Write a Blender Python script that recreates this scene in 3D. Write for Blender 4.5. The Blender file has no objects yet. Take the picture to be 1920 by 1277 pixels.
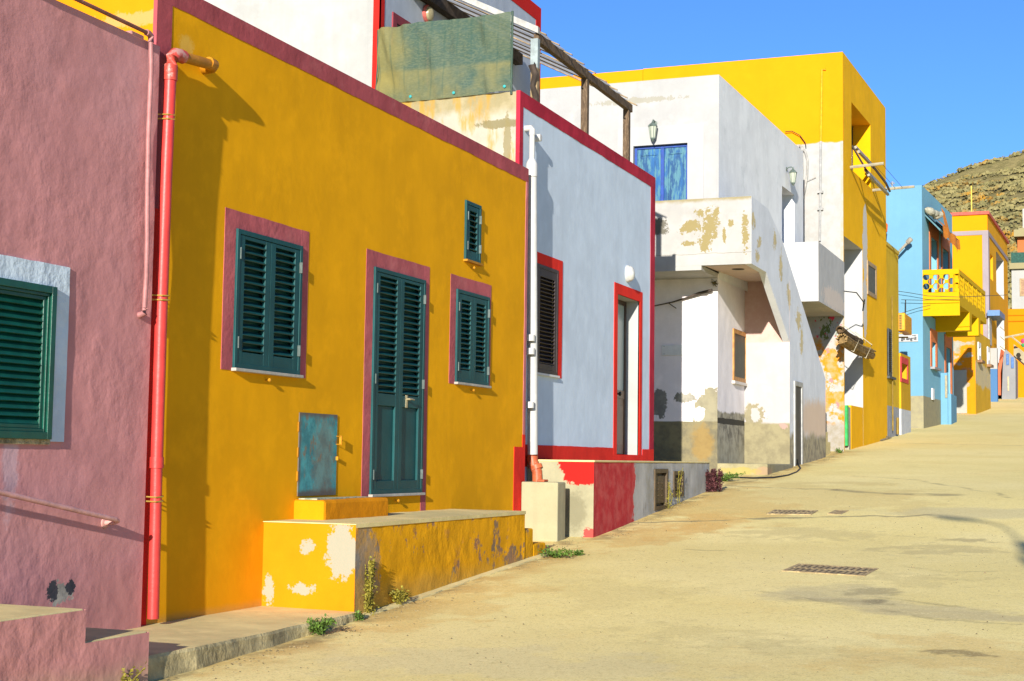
import bpy, math, random
import numpy as np
from mathutils import Vector, Matrix, noise
random.seed(7)
R_ = math.radians
scene = bpy.context.scene
COL = scene.collection

# ------------------------------------------------------------------ camera
CR = np.array([0.93029, 0.36663, 0.0]); FOC = 2800.0
PITCH, ROLL, YAW = R_(4.527), R_(0.797), R_(21.524)
cy, sy = math.cos(YAW), math.sin(YAW)
FW = np.array([-sy*math.cos(PITCH), cy*math.cos(PITCH), math.sin(PITCH)])
r0 = np.array([cy, sy, 0.0]); u0_ = np.cross(r0, FW)
RT = r0*math.cos(ROLL) + u0_*math.sin(ROLL)
UP = -r0*math.sin(ROLL) + u0_*math.cos(ROLL)
cam_d = bpy.data.cameras.new("camera"); cam = bpy.data.objects.new("camera", cam_d); COL.objects.link(cam)
cam_d.sensor_width = 36.0; cam_d.lens = 52.5; cam_d.clip_start = 0.1; cam_d.clip_end = 5000
cam.matrix_world = Matrix(((RT[0], UP[0], -FW[0], 0), (RT[1], UP[1], -FW[1], 0), (RT[2], UP[2], -FW[2], 0), (0, 0, 0, 1)))
scene.camera = cam

def ray(px, py): return (px-960)/FOC*RT - (py-638.5)/FOC*UP + FW

GY = [-60, -20, 0, 8, 9.7, 11.3, 15.6, 18.2, 24.3, 32, 37.7, 45, 55.6, 68, 79, 86, 100, 130, 400]
GZ = [-4.2, -2.9, -1.95, -1.49, -1.42, -1.37, -1.10, -0.99, -0.47, -0.05, 0.275, 0.74, 1.42, 2.3, 3.2, 3.72, 4.7, 6.2, 7.0]
_gy = np.linspace(-60, 400, 4601); _gz = np.interp(_gy, GY, GZ)
_k = np.hanning(31); _k /= _k.sum(); _gz2 = np.convolve(np.pad(_gz, 15, mode='edge'), _k, 'valid')
def ground(y): return float(np.interp(y, _gy, _gz2))
def ghit(px, py):
    d = ray(px, py); t = 5.0
    for i in range(4000):
        p = d*t
        if p[2] <= ground(p[1]): break
        t += 0.03
    return p
def zhit(px, py, z): d = ray(px, py); return d*(z/d[2])

# ------------------------------------------------------------------ wall frames
class W:
    """vertical plane: u runs along the wall, z up, o outward"""
    def __init__(s, x, y, deg):
        a = R_(deg); s.o = np.array([x, y, 0.0]); s.d = np.array([math.sin(a), math.cos(a), 0.0]); s.n = np.array([math.cos(a), -math.sin(a), 0.0])
    def P(s, u, z, o=0.0): p = s.o + s.d*u + s.n*o; return (p[0], p[1], z)
    def uz(s, px, py, off=0.0):
        d = ray(px, py); q = s.o + s.n*off; t = q.dot(s.n)/d.dot(s.n); p = d*t
        return float((p-s.o).dot(s.d)), float(p[2])
    def u(s, px, py, off=0.0): return s.uz(px, py, off)[0]
    def z(s, px, py, off=0.0): return s.uz(px, py, off)[1]
    def rect(s, *pts, off=0.0):
        q = [s.uz(*p, off) for p in pts]     # tl, tr, br, bl
        return ((q[0][0]+q[3][0])/2, (q[1][0]+q[2][0])/2, (q[2][1]+q[3][1])/2, (q[0][1]+q[1][1])/2)
def facade(x, y=0.0, deg=0.0): return W(x, y, deg)
class WS(W):                                  # a wall facing the camera: u = world X
    def __init__(s, y, deg=0.0): W.__init__(s, 0.0, y, 90+deg)

class MB:
    def __init__(s): s.v = []; s.f = []; s.smooth = False
    def vert(s, p): s.v.append((float(p[0]), float(p[1]), float(p[2]))); return len(s.v)-1
    def face(s, pts): s.f.append([s.vert(p) for p in pts])
    def prism(s, pts, vec):
        n = len(pts); a = [s.vert(p) for p in pts]; b = [s.vert((p[0]+vec[0], p[1]+vec[1], p[2]+vec[2])) for p in pts]
        s.f.append(a[::-1]); s.f.append(b)
        for i in range(n): j = (i+1) % n; s.f.append([a[i], a[j], b[j], b[i]])
        return s
    def wbox(s, w, u0, u1, z0, z1, o0, o1):
        pts = [w.P(u0, z0, o0), w.P(u1, z0, o0), w.P(u1, z1, o0), w.P(u0, z1, o0)]
        return s.prism(pts, w.n*(o1-o0))
    def wpoly(s, w, uz, o0, o1): return s.prism([w.P(u, z, o0) for u, z in uz], w.n*(o1-o0))
    def band(s, w, u0, u1, z0, z1, o0, o1, wob=0.008, sides='b'):
        L = max(u1-u0, z1-z0); n = max(3, int(L/0.08)); vert_ = (z1-z0) > (u1-u0); k = random.uniform(0, 50)
        nz = lambda x, q: wob*(noise.noise(Vector((x*1.3, k, q)))+0.6*noise.noise(Vector((x*6.0, k, q+9))))
        if vert_:
            a = [(u1+(nz(z, 1) if 'r' in sides else 0), z) for z in np.linspace(z0, z1, n)]; b = [(u0+(nz(z, 2) if 'l' in sides else 0), z) for z in np.linspace(z1, z0, n)]
        else:
            a = [(u, z0+(nz(u, 1) if 'b' in sides else 0)) for u in np.linspace(u0, u1, n)]; b = [(u, z1+(nz(u, 2) if 't' in sides else 0)) for u in np.linspace(u1, u0, n)]
        p = a+b
        fr = [s.vert(w.P(u, z, o1)) for u, z in p]; bk = [s.vert(w.P(u, z, o0)) for u, z in p]; m_ = len(p)
        for i in range(n-1): s.f.append([fr[i], fr[i+1], fr[m_-2-i], fr[m_-1-i]])
        for i in range(m_): j = (i+1) % m_; s.f.append([bk[i], bk[j], fr[j], fr[i]])
        return s
    def box(s, x0, x1, y0, y1, z0, z1):
        return s.prism([(x0, y0, z0), (x1, y0, z0), (x1, y1, z0), (x0, y1, z0)], (0, 0, z1-z0))
    def grid(s, w, u0, u1, z0, z1, holes=(), o=0.0, step=None, amp=0.0, freq=1.5, seed=0.0):
        us = {u0, u1}; zs = {z0, z1}
        for h in holes: us |= {h[0], h[1]}; zs |= {h[2], h[3]}
        if step:
            us |= set(np.linspace(u0, u1, max(2, int((u1-u0)/step)+1)).tolist()); zs |= set(np.linspace(z0, z1, max(2, int((z1-z0)/step)+1)).tolist())
        us = sorted(u for u in us if u0-1e-6 <= u <= u1+1e-6); zs = sorted(z for z in zs if z0-1e-6 <= z <= z1+1e-6)
        idx = {}
        def vv(i, j):
            if (i, j) not in idx:
                d = o
                if amp and 0 < i < len(us)-1:
                    p = Vector((us[i]*freq+seed, zs[j]*freq, seed*1.7))
                    d += amp*(noise.noise(p) + 0.55*noise.noise(p*2.3) + 0.35*noise.noise(p*5.1) + 0.18*noise.noise(p*10.7))
                idx[(i, j)] = s.vert(w.P(us[i], zs[j], d))
            return idx[(i, j)]
        for i in range(len(us)-1):
            for j in range(len(zs)-1):
                uc, zc = (us[i]+us[i+1])/2, (zs[j]+zs[j+1])/2
                if any(h[0] < uc < h[1] and h[2] < zc < h[3] for h in holes): continue
                s.f.append([vv(i, j), vv(i+1, j), vv(i+1, j+1), vv(i, j+1)])
        return s
    def reveal(s, w, u0, u1, z0, z1, depth, back=True, o=0.0):
        a, b = o, o-depth
        s.face([w.P(u0, z0, a), w.P(u0, z1, a), w.P(u0, z1, b), w.P(u0, z0, b)])
        s.face([w.P(u1, z0, b), w.P(u1, z1, b), w.P(u1, z1, a), w.P(u1, z0, a)])
        s.face([w.P(u0, z1, a), w.P(u1, z1, a), w.P(u1, z1, b), w.P(u0, z1, b)])
        s.face([w.P(u0, z0, b), w.P(u1, z0, b), w.P(u1, z0, a), w.P(u0, z0, a)])
        if back: s.face([w.P(u0, z0, b), w.P(u1, z0, b), w.P(u1, z1, b), w.P(u0, z1, b)])
        return s
    def tube(s, pts, r, n=10, cap=True):
        pts = [Vector(p) for p in pts]; rings = []
        for i, p in enumerate(pts):
            t = (pts[min(i+1, len(pts)-1)]-pts[max(i-1, 0)]).normalized()
            ref = Vector((0, 0, 1)) if abs(t.z) < 0.9 else Vector((1, 0, 0))
            a = t.cross(ref).normalized(); b = t.cross(a).normalized()
            rr = r[i] if isinstance(r, (list, tuple)) else r
            rings.append([s.vert(p + (a*math.cos(2*math.pi*k/n)+b*math.sin(2*math.pi*k/n))*rr) for k in range(n)])
        for i in range(len(rings)-1):
            for k in range(n): s.f.append([rings[i][k], rings[i][(k+1) % n], rings[i+1][(k+1) % n], rings[i+1][k]])
        if cap: s.f.append(rings[0][::-1]); s.f.append(rings[-1])
        s.smooth = True
        return s
    def lathe(s, c, axis, prof, n=14):
        ax = Vector(axis).normalized(); ref = Vector((0, 0, 1)) if abs(ax.z) < 0.9 else Vector((1, 0, 0))
        a = ax.cross(ref).normalized(); b = ax.cross(a); c = Vector(c); rings = []
        for r, h in prof: rings.append([s.vert(c+ax*h+(a*math.cos(2*math.pi*k/n)+b*math.sin(2*math.pi*k/n))*max(r, 1e-4)) for k in range(n)])
        for i in range(len(rings)-1):
            for k in range(n): s.f.append([rings[i][k], rings[i][(k+1) % n], rings[i+1][(k+1) % n], rings[i+1][k]])
        s.f.append(rings[0][::-1]); s.f.append(rings[-1])
        return s
    def build(s, name, mat, parent=None, bevel=0.0, smooth=None, label=None):
        off = Vector((0, 0, 0)); r = parent
        while r is not None: off += r.location; r = r.parent
        me = bpy.data.meshes.new(name)
        me.from_pydata([(v[0]-off.x, v[1]-off.y, v[2]-off.z) for v in s.v], [], s.f)
        me.materials.append(mat)
        ob = bpy.data.objects.new(name, me); COL.objects.link(ob); ob.parent = parent
        import bmesh
        bm = bmesh.new(); bm.from_mesh(me); bmesh.ops.recalc_face_normals(bm, faces=bm.faces); bm.to_mesh(me); bm.free()
        sm = s.smooth if smooth is None else smooth
        if sm:
            me.polygons.foreach_set('use_smooth', [True]*len(me.polygons))
            md = ob.modifiers.new('es', 'EDGE_SPLIT'); md.split_angle = R_(38)
        if bevel:
            b = ob.modifiers.new('bevel', 'BEVEL'); b.width = bevel; b.segments = 2; b.limit_method = 'ANGLE'; b.angle_limit = R_(40)
        if label: ob['label'] = label
        return ob

def thing(name, label, cat, loc, group=None):
    o = bpy.data.objects.new(name, None); COL.objects.link(o); o.location = Vector([float(c) for c in loc]); o.empty_display_size = 0.2
    o['label'] = label; o['category'] = cat
    if group: o['group'] = group
    return o
def tag(o, label, cat, group=None):
    o['label'] = label; o['category'] = cat
    if group: o['group'] = group
    return o
def struct(o, kind='structure'): o['kind'] = kind; return o

# ------------------------------------------------------------------ materials
class NT:
    def __init__(s, name):
        s.m = bpy.data.materials.new(name); s.m.use_nodes = True; s.t = s.m.node_tree; s.n = s.t.nodes; s.l = s.t.links
        s.b = s.n['Principled BSDF']; s.pos = s.n.new('ShaderNodeNewGeometry').outputs['Position']
    def lk(s, a, b):
        if isinstance(a, (int, float)): b.default_value = a
        elif isinstance(a, tuple): b.default_value = (*a, 1.0) if len(a) == 3 and b.type == 'RGBA' else a
        else: s.l.new(a, b)
    def math(s, op, a, b=0.0, c=None, clamp=False):
        n = s.n.new('ShaderNodeMath'); n.operation = op; n.use_clamp = clamp; s.lk(a, n.inputs[0]); s.lk(b, n.inputs[1])
        if c is not None: s.lk(c, n.inputs[2])
        return n.outputs[0]
    def vmath(s, op, a, b):
        n = s.n.new('ShaderNodeVectorMath'); n.operation = op; s.lk(a, n.inputs[0]); s.lk(b, n.inputs[1])
        return n.outputs['Value'] if op in ('LENGTH', 'DOT_PRODUCT', 'DISTANCE') else n.outputs[0]
    def noise(s, scale, detail=4, rough=0.55, stretch=None, off=0.0, dist=0.0):
        v = s.pos
        if stretch: v = s.vmath('MULTIPLY', v, stretch)
        if off: v = s.vmath('ADD', v, (off, off*1.3, off*0.7))
        n = s.n.new('ShaderNodeTexNoise'); n.inputs['Scale'].default_value = scale; n.inputs['Detail'].default_value = detail
        n.inputs['Roughness'].default_value = rough; n.inputs['Distortion'].default_value = dist; s.l.new(v, n.inputs['Vector']); return n.outputs[0]
    def ramp(s, v, a, b):                      # smoothstep a..b -> 0..1
        n = s.n.new('ShaderNodeMapRange'); n.interpolation_type = 'SMOOTHSTEP'; s.lk(v, n.inputs[0]); n.inputs[1].default_value = a; n.inputs[2].default_value = b
        n.inputs[3].default_value = 0; n.inputs[4].default_value = 1; return n.outputs[0]
    def mix(s, f, a, b, mode='MIX'):
        n = s.n.new('ShaderNodeMix'); n.data_type = 'RGBA'; n.blend_type = mode; n.clamp_factor = True
        s.lk(f, n.inputs[0]); s.lk(a, n.inputs[6]); s.lk(b, n.inputs[7]); return n.outputs[2]
    def sepz(s, i=2):
        n = s.n.new('ShaderNodeSeparateXYZ'); s.l.new(s.pos, n.inputs[0]); return n.outputs[i]
    def patch(s, c, r, amt=0.6, nscale=6.0, sharp=0.06, off=0.0, detail=8):
        q = s.vmath('MULTIPLY', s.vmath('SUBTRACT', s.pos, tuple(float(a) for a in c)), tuple(1.0/a for a in r))
        d = s.vmath('LENGTH', q, (0, 0, 0)); nz = s.noise(nscale, detail, 0.7, off=off)
        n2 = s.noise(nscale*3.7, 5, 0.7, off=off+3)
        e = s.math('ADD', s.math('SUBTRACT', 1.0, d), s.math('MULTIPLY', s.math('SUBTRACT', nz, 0.5), 2.2*amt))
        e = s.math('ADD', e, s.math('MULTIPLY', s.math('SUBTRACT', n2, 0.5), 1.1*amt))
        return s.ramp(e, -sharp, sharp)
    def below(s, z, amt=0.1, nscale=3.0, sharp=0.02, axis=2, sign=1, off=0.0):   # 1 where coordinate < z
        nz = s.noise(nscale, 5, 0.6, off=off)
        e = s.math('SUBTRACT', s.math('ADD', z, s.math('MULTIPLY', s.math('SUBTRACT', nz, 0.5), 2*amt)), s.sepz(axis))
        if sign < 0: e = s.math('MULTIPLY', e, -1.0)
        return s.ramp(e, -sharp, sharp)

def lin(r, g, b):
    return tuple((c/255/12.92 if c/255 <= 0.04045 else ((c/255+0.055)/1.055)**2.4) for c in (r, g, b))

def plaster(name, base, var=0.12, streak=0.10, bump=0.25, bscale=1.0, layers=(), rough=0.9, dirt=0.0, fine=1.0, lump=1.0, grime=None, spec=0.15, hf=0.30):
    """painted render: base colour, cloudy and streaky wear, then layers of (mask fn, colour)"""
    t = NT(name); c = base
    dk = tuple(x*(1-2.2*var) for x in base); lt = tuple(min(1, x*(1+1.2*var)+0.02*var) for x in base)
    c = t.mix(t.ramp(t.noise(0.9*bscale, 5, 0.6), 0.35, 0.7), dk if var else base, base)
    c = t.mix(t.math('MULTIPLY', t.ramp(t.noise(2.6*bscale, 6, 0.65, off=3.1), 0.45, 0.75), 0.7), c, lt)
    if streak:
        st = t.ramp(t.noise(1.0, 5, 0.6, stretch=(7, 7, 0.6), off=7.7), 0.42, 0.78)
        c = t.mix(t.math('MULTIPLY', st, streak*4, clamp=True), c, tuple(x*(1-0.45) for x in base))
    c = t.mix(t.math('MULTIPLY', t.ramp(t.noise(38, 3, 0.7), 0.62, 0.8), 0.25*fine), c, tuple(x*0.72 for x in base))
    ext = None
    for fn, colr in layers:
        m = fn(t)
        if isinstance(colr, list):                     # two-tone layer
            cc = t.mix(t.ramp(t.noise(5, 5, 0.65, off=9), 0.38, 0.66), colr[0], colr[1])
        else: cc = colr
        c = t.mix(m, c, cc)
        ext = m if ext is None else t.math('MAXIMUM', ext, m)
    if grime:                                           # dusty splash zone just above the ground: (z, height, colour)
        z0, h, gc = grime
        g = t.below(z0, amt=h*0.8, nscale=2.2, sharp=h, off=5)
        c = t.mix(t.math('MULTIPLY', g, 0.55), c, gc)
    t.lk(c, t.b.inputs['Base Color']); t.b.inputs['Roughness'].default_value = rough; t.b.inputs['Specular IOR Level'].default_value = spec
    h = t.math('ADD', t.math('MULTIPLY', t.noise(3.2*bscale, 3, 0.5, off=2), 1.0*lump), t.math('MULTIPLY', t.noise(14*bscale, 4, 0.6), hf*lump))
    h = t.math('MULTIPLY', h, t.math('ADD', 0.35, t.math('MULTIPLY', t.ramp(t.noise(0.55, 3, 0.6, off=41), 0.36, 0.66), 0.85)))
    h = t.math('ADD', h, t.math('MULTIPLY', t.noise(75, 3, 0.7), 0.05*fine))
    if ext is not None: h = t.math('SUBTRACT', h, t.math('MULTIPLY', ext, 0.16))
    bp = t.n.new('ShaderNodeBump'); bp.inputs['Strength'].default_value = bump; bp.inputs['Distance'].default_value = 0.05
    t.l.new(h, bp.inputs['Height']); t.l.new(bp.outputs[0], t.b.inputs['Normal'])
    return t.m

def paint(name, base, rough=0.5, var=0.12, metal=0.0, spec=0.3, wear=None, wearamt=0.62, scale=8.0, bump=0.08, stretch=None):
    t = NT(name); c = t.mix(t.ramp(t.noise(scale, 5, 0.6, stretch=stretch), 0.35, 0.7), tuple(x*(1-2*var) for x in base), tuple(min(1, x*(1+var)) for x in base))
    if wear is not None: c = t.mix(t.ramp(t.noise(scale*2.2, 6, 0.7, stretch=stretch, off=4), wearamt-0.04, wearamt+0.05), c, wear)
    t.lk(c, t.b.inputs['Base Color']); t.b.inputs['Roughness'].default_value = rough; t.b.inputs['Metallic'].default_value = metal; t.b.inputs['Specular IOR Level'].default_value = spec
    bp = t.n.new('ShaderNodeBump'); bp.inputs['Strength'].default_value = bump; bp.inputs['Distance'].default_value = 0.02
    t.l.new(t.noise(scale*6, 4, 0.6), bp.inputs['Height']); t.l.new(bp.outputs[0], t.b.inputs['Normal'])
    return t.m
def glass(name, col, rough=0.08):
    t = NT(name); t.lk(t.mix(t.noise(1.5, 2), tuple(c*0.8 for c in col), col), t.b.inputs['Base Color']); t.b.inputs['Roughness'].default_value = rough; t.b.inputs['Specular IOR Level'].default_value = 0.6
    return t.m

CEM = [(0.28, 0.25, 0.145), (0.21, 0.185, 0.105)]         # bare cement, two tones
GREYCEM = [(0.30, 0.28, 0.23), (0.17, 0.16, 0.13)]
MAROON = (0.37, 0.075, 0.085); RED = (0.70, 0.028, 0.016)

# frames
WP = facade(-6.755); W1 = facade(-6.80); W2 = facade(-6.95); WPF = facade(-5.9); WQ = facade(-6.03)
WA = facade(-6.95); WR = facade(-6.0)
YW2 = 17.78                                           # where the light blue house begins

def P1(px, py, rx, ry, w=W1, depth=0.3):                # patch centre/radii helper: world point of a pixel on a wall
    u, z = w.uz(px, py); p = w.P(u, z); return p

def leaf(w, u0, u1, z0, z1, o, parent, mat, name='shutter', stile=0.075, rails=None, nsl=15, pan=None, sl_w=0.064, tilt=36):
    """louvred shutter leaf; z range (zs0,zs1) holds slats, pan = (za, zb) a fielded lower panel"""
    zs0, zs1 = rails; t = 0.035
    m = MB()
    m.wbox(w, u0, u0+stile, z0, z1, o-t, o); m.wbox(w, u1-stile, u1, z0, z1, o-t, o)
    m.wbox(w, u0+stile, u1-stile, zs1, z1, o-t, o-0.001)
    if pan:
        m.wbox(w, u0+stile, u1-stile, pan[1], zs0, o-t, o-0.001); m.wbox(w, u0+stile, u1-stile, z0, pan[0], o-t, o-0.001)
        m.wbox(w, u0+stile, u1-stile, pan[0], pan[1], o-t, o-0.024)
    else: m.wbox(w, u0+stile, u1-stile, z0, zs0, o-t, o-0.001)
    lf = m.build(name, mat, parent, bevel=0.004)
    s = MB(); n = nsl; dz = (zs1-zs0)/n; ca, sa = math.cos(R_(tilt)), math.sin(R_(tilt))
    for k in range(n):
        zc = zs0 + (k+0.5)*dz; a = []
        for do, dh in ((-0.5, 0), (0.5, 0)):
            a.append((o-0.027+do*sl_w*ca, zc - do*sl_w*sa))
        (oa, za), (ob, zb) = a; th = 0.009; un, zn = sa*th, ca*th
        s.prism([w.P(u0+stile, za, oa), w.P(u0+stile, zb, ob), w.P(u0+stile, zb+zn, ob+un), w.P(u0+stile, za+zn, oa+un)], w.d*(u1-u0-2*stile))
    s.wbox(w, u0+0.002, u1-0.002, z0+0.002, z1-0.002, o-0.075, o-0.068)
    s.build('slats', mat, lf)
    return lf

def frame(w, u0, u1, z0, z1, t, o0, o1, name, mat, parent, bottom=True, bevel=0.003):
    m = MB(); m.wbox(w, u0, u0+t, z0, z1, o0, o1); m.wbox(w, u1-t, u1, z0, z1, o0, o1); m.wbox(w, u0+t, u1-t, z1-t, z1, o0, o1-0.001)
    if bottom: m.wbox(w, u0+t, u1-t, z0, z0+t, o0, o1-0.001)
    return m.build(name, mat, parent, bevel=bevel)
def surround(w, u0, u1, z0, z1, iu0, iu1, iz0, iz1, o, name, mat, parent, bottom=True, base=0.0):
    wb = 0.006
    m = MB(); m.band(w, u0, iu0, z0, z1, base-0.02, o, wb, 'l'); m.band(w, iu1, u1, z0, z1, base-0.02, o, wb, 'r'); m.band(w, iu0-0.002, iu1+0.002, iz1, z1, base-0.02, o-0.0005, wb, 't')
    if bottom and iz0 > z0+0.005: m.wbox(w, iu0, iu1, z0, iz0, base-0.02, o)
    return m.build(name, mat, parent)

# ================================================================== SETTING
def vnoise(x, y, sc, seed, octs=5, rough=0.6):
    """fractal value noise on arrays, about 0..1"""
    rs = np.random.RandomState(seed); L = rs.rand(256, 256); tot = 0*x; amp = 1.0; norm = 0.0
    for o in range(octs):
        u, v = x*sc+17.3*o, y*sc+9.1*o; i, j = np.floor(u).astype(int), np.floor(v).astype(int); fu, fv = u-i, v-j
        fu, fv = fu*fu*(3-2*fu), fv*fv*(3-2*fv); i0, i1, j0, j1 = i % 256, (i+1) % 256, j % 256, (j+1) % 256
        tot = tot + amp*((L[i0, j0]*(1-fu)+L[i1, j0]*fu)*(1-fv)+(L[i0, j1]*(1-fu)+L[i1, j1]*fu)*fv); norm += amp; amp *= rough; sc *= 2.03
    return tot/norm
def sstep(v, a, b): t = np.clip((v-a)/(b-a), 0, 1); return t*t*(3-2*t)

def build_ground():
    xs = np.concatenate([np.linspace(-60, -14, 6), np.linspace(-12, -6.8, 7), np.arange(-6.6, 2.6, 0.04), np.linspace(2.8, 14, 24), np.linspace(17, 60, 6)])
    ys = np.concatenate([np.linspace(-50, 4, 14), np.linspace(5, 8.3, 8), np.arange(8.5, 27, 0.045), np.arange(27, 60, 0.12), np.linspace(60.5, 150, 60)])
    X, Y = np.meshgrid(xs, ys); Z = np.interp(Y, _gy, _gz2)
    Z = Z + np.where(Y < 60, 0.024*(vnoise(X, Y, 0.5, 3, 3)-0.5), 0)
    nx, ny = len(xs), len(ys); co = np.stack([X, Y, Z], -1).reshape(-1, 3)
    idx = np.arange(nx*ny).reshape(ny, nx); F = np.stack([idx[:-1, :-1], idx[:-1, 1:], idx[1:, 1:], idx[1:, :-1]], -1).reshape(-1, 4)
    me = bpy.data.meshes.new('road'); me.vertices.add(len(co)); me.vertices.foreach_set('co', co.ravel()); me.loops.add(F.size); me.loops.foreach_set('vertex_index', F.ravel()); me.polygons.add(len(F)); me.polygons.foreach_set('loop_start', np.arange(0, F.size, 4)); me.polygons.foreach_set('loop_total', np.full(len(F), 4)); me.update(); me.validate()
    me.polygons.foreach_set('use_smooth', np.ones(len(F), bool))
    # stains, repairs, soil and seams that lie in the street: colour + cover
    C = np.zeros(X.shape+(3,)); A = np.zeros(X.shape)
    def over(col, m):
        nonlocal C, A
        a = m + A*(1-m); C = (np.array(col)*m[..., None] + C*(A*(1-m))[..., None])/np.maximum(a, 1e-5)[..., None]; A = a
    wx = X + 0.5*(vnoise(X, Y, 1.2, 5)-0.5); wy = Y + 0.5*(vnoise(X, Y, 1.2, 6)-0.5)
    def stain(px, py, rx, ry, col, am, sc, f, seed):
        p = ghit(px, py); d = np.sqrt(((X-p[0])/rx)**2+((Y-p[1])/ry)**2); e = 1-d+am*2.4*(vnoise(X, Y, sc, seed, 6, 0.65)-0.5); over(col, f*sstep(e, -0.2, 0.3))
    for k, q in enumerate([
        (1360, 950, 0.9, 2.4, (0.62, 0.38, 0.10), 1.3, 2, 0.6), (1310, 985, 0.5, 1.2, (0.62, 0.37, 0.10), 1.3, 3, 0.6), (1200, 1010, 0.4, 1.2, (0.62, 0.38, 0.10), 1.3, 3, 0.5), (820, 1130, 0.6, 1.6, (0.64, 0.42, 0.12), 1.3, 3, 0.5),
        (1500, 930, 1.6, 2.5, (0.58, 0.44, 0.16), 1.2, 1.2, 0.55), (1420, 860, 0.5, 4.0, (0.70, 0.64, 0.42), 0.8, 1.2, 0.6), (1900, 1240, 1.2, 0.8, (0.64, 0.43, 0.13), 1.2, 2, 0.45), (900, 1240, 1.2, 0.6, (0.60, 0.52, 0.28), 1.2, 2, 0.4),
        (1560, 1110, 0.45, 0.5, (0.50, 0.43, 0.225), 0.7, 3, 0.6), (1490, 1118, 0.35, 0.28, (0.50, 0.43, 0.225), 0.7, 3, 0.6), (1610, 1128, 0.55, 0.20, (0.48, 0.41, 0.22), 0.5, 3, 0.65), (1700, 1140, 0.75, 0.18, (0.47, 0.40, 0.215), 0.5, 3, 0.65), (1830, 1156, 1.0, 0.20, (0.46, 0.385, 0.20), 0.5, 3, 0.75),
        (1632, 1128, 0.14, 0.12, (0.17, 0.145, 0.085), 0.9, 7, 0.75), (1638, 1112, 0.25, 0.28, (0.28, 0.235, 0.12), 1.4, 6, 0.6), (1560, 1128, 0.3, 0.10, (0.33, 0.28, 0.14), 1.4, 6, 0.5),
        (1800, 1225, 0.20, 0.12, (0.23, 0.17, 0.07), 1.4, 8, 0.75), (1815, 1013, 0.25, 0.15, (0.28, 0.23, 0.11), 1.5, 8, 0.6), (1740, 1032, 0.5, 0.5, (0.40, 0.33, 0.15), 1.6, 4, 0.5), (1850, 962, 1.6, 0.6, (0.52, 0.45, 0.24), 0.5, 1.5, 0.6), (1520, 1000, 0.8, 0.5, (0.47, 0.385, 0.165), 1.6, 4, 0.5),
        (1330, 1190, 0.5, 0.35, (0.50, 0.41, 0.17), 1.8, 5, 0.3), (1480, 1215, 0.8, 0.3, (0.48, 0.40, 0.17), 1.9, 6, 0.3), (1150, 1110, 0.6, 0.7, (0.52, 0.42, 0.17), 1.9, 4, 0.25), (1700, 1085, 0.5, 0.4, (0.46, 0.38, 0.16), 1.9, 6, 0.35)]): stain(*q, seed=100+k)
    def segd(p, q):
        ax, ay = q[0]-p[0], q[1]-p[1]; h = np.clip(((wx-p[0])*ax+(wy-p[1])*ay)/(ax*ax+ay*ay), 0, 1); return np.hypot(wx-p[0]-ax*h, wy-p[1]-ay*h)
    D = np.full(X.shape, 9.0)
    for p, q in (((-5.80, 11.4), (-5.84, 16.3)), ((-5.84, 16.3), (-6.2, 17.6)), ((-5.97, 18.1), (-5.96, 24.4)), ((-5.95, 24.4), (-5.9, 31)), ((-5.9, 31), (-5.9, 38)), ((-5.72, 7), (-5.76, 11.4))): D = np.minimum(D, segd(p, q))
    over((0.54, 0.345, 0.10), 0.75*(1-sstep(D, 0.1, 0.6))*sstep(vnoise(X, Y, 2.5, 41, 6, 0.65), 0.36, 0.58)); over((0.20, 0.14, 0.06), 0.65*(1-sstep(D, 0.03, 0.16))*sstep(vnoise(X, Y, 6, 42, 5, 0.65), 0.42, 0.60))
    brk = sstep(vnoise(X, Y, 3, 43, 5, 0.65), 0.34, 0.50)
    for pts, w, f in (([(985, 989), (1180, 981), (1420, 973), (1745, 967)], 0.09, 0.8), ([(1285, 909), (1420, 913), (1560, 919)], 0.09, 0.7), ([(1560, 919), (1670, 925), (1785, 928)], 0.22, 0.65), ([(1600, 893), (1720, 900), (1900, 934)], 0.07, 0.5), ([(1650, 830), (1790, 833), (1920, 836)], 0.12, 0.6), ([(1290, 1030), (1390, 1033)], 0.06, 0.5),
                      ([(1420, 1105), (1520, 1128), (1640, 1136)], 0.05, 0.55), ([(1640, 1122), (1760, 1138), (1920, 1152)], 0.05, 0.55), ([(1640, 1146), (1780, 1164), (1920, 1170)], 0.05, 0.5), ([(1700, 1060), (1790, 1075), (1920, 1070)], 0.045, 0.35)):
        d = np.full(X.shape, 9.0)
        for p, q in zip(pts[:-1], pts[1:]): d = np.minimum(d, segd(ghit(*p), ghit(*q)))
        over((0.19, 0.16, 0.085), f*(1-sstep(d, w*0.3, w))*(0.25+0.75*brk))
    at = me.color_attributes.new('stain', 'FLOAT_COLOR', 'POINT'); at.data.foreach_set('color', np.concatenate([C, A[..., None]], -1).reshape(-1).astype(np.float32))
    t = NT('road_concrete')
    base = (0.73, 0.60, 0.23); pale = (0.79, 0.66, 0.28); dark = (0.66, 0.54, 0.205)
    c = t.mix(t.ramp(t.noise(0.35, 5, 0.6, dist=0.6), 0.35, 0.68), base, pale)
    c = t.mix(t.math('MULTIPLY', t.ramp(t.noise(0.9, 6, 0.65, stretch=(1.0, 0.45, 1), off=2.2), 0.5, 0.74), 0.55), c, dark)
    c = t.mix(t.math('MULTIPLY', t.ramp(t.noise(0.5, 4, 0.6, off=8), 0.55, 0.75), 0.45), c, (0.68, 0.48, 0.16))
    an = t.n.new('ShaderNodeAttribute'); an.attribute_name = 'stain'
    c = t.mix(an.outputs['Alpha'], c, an.outputs['Color'])
    c = t.mix(t.math('MULTIPLY', t.ramp(t.noise(70, 3, 0.7), 0.50, 0.70), 0.60), c, (0.36, 0.29, 0.115))
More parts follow.
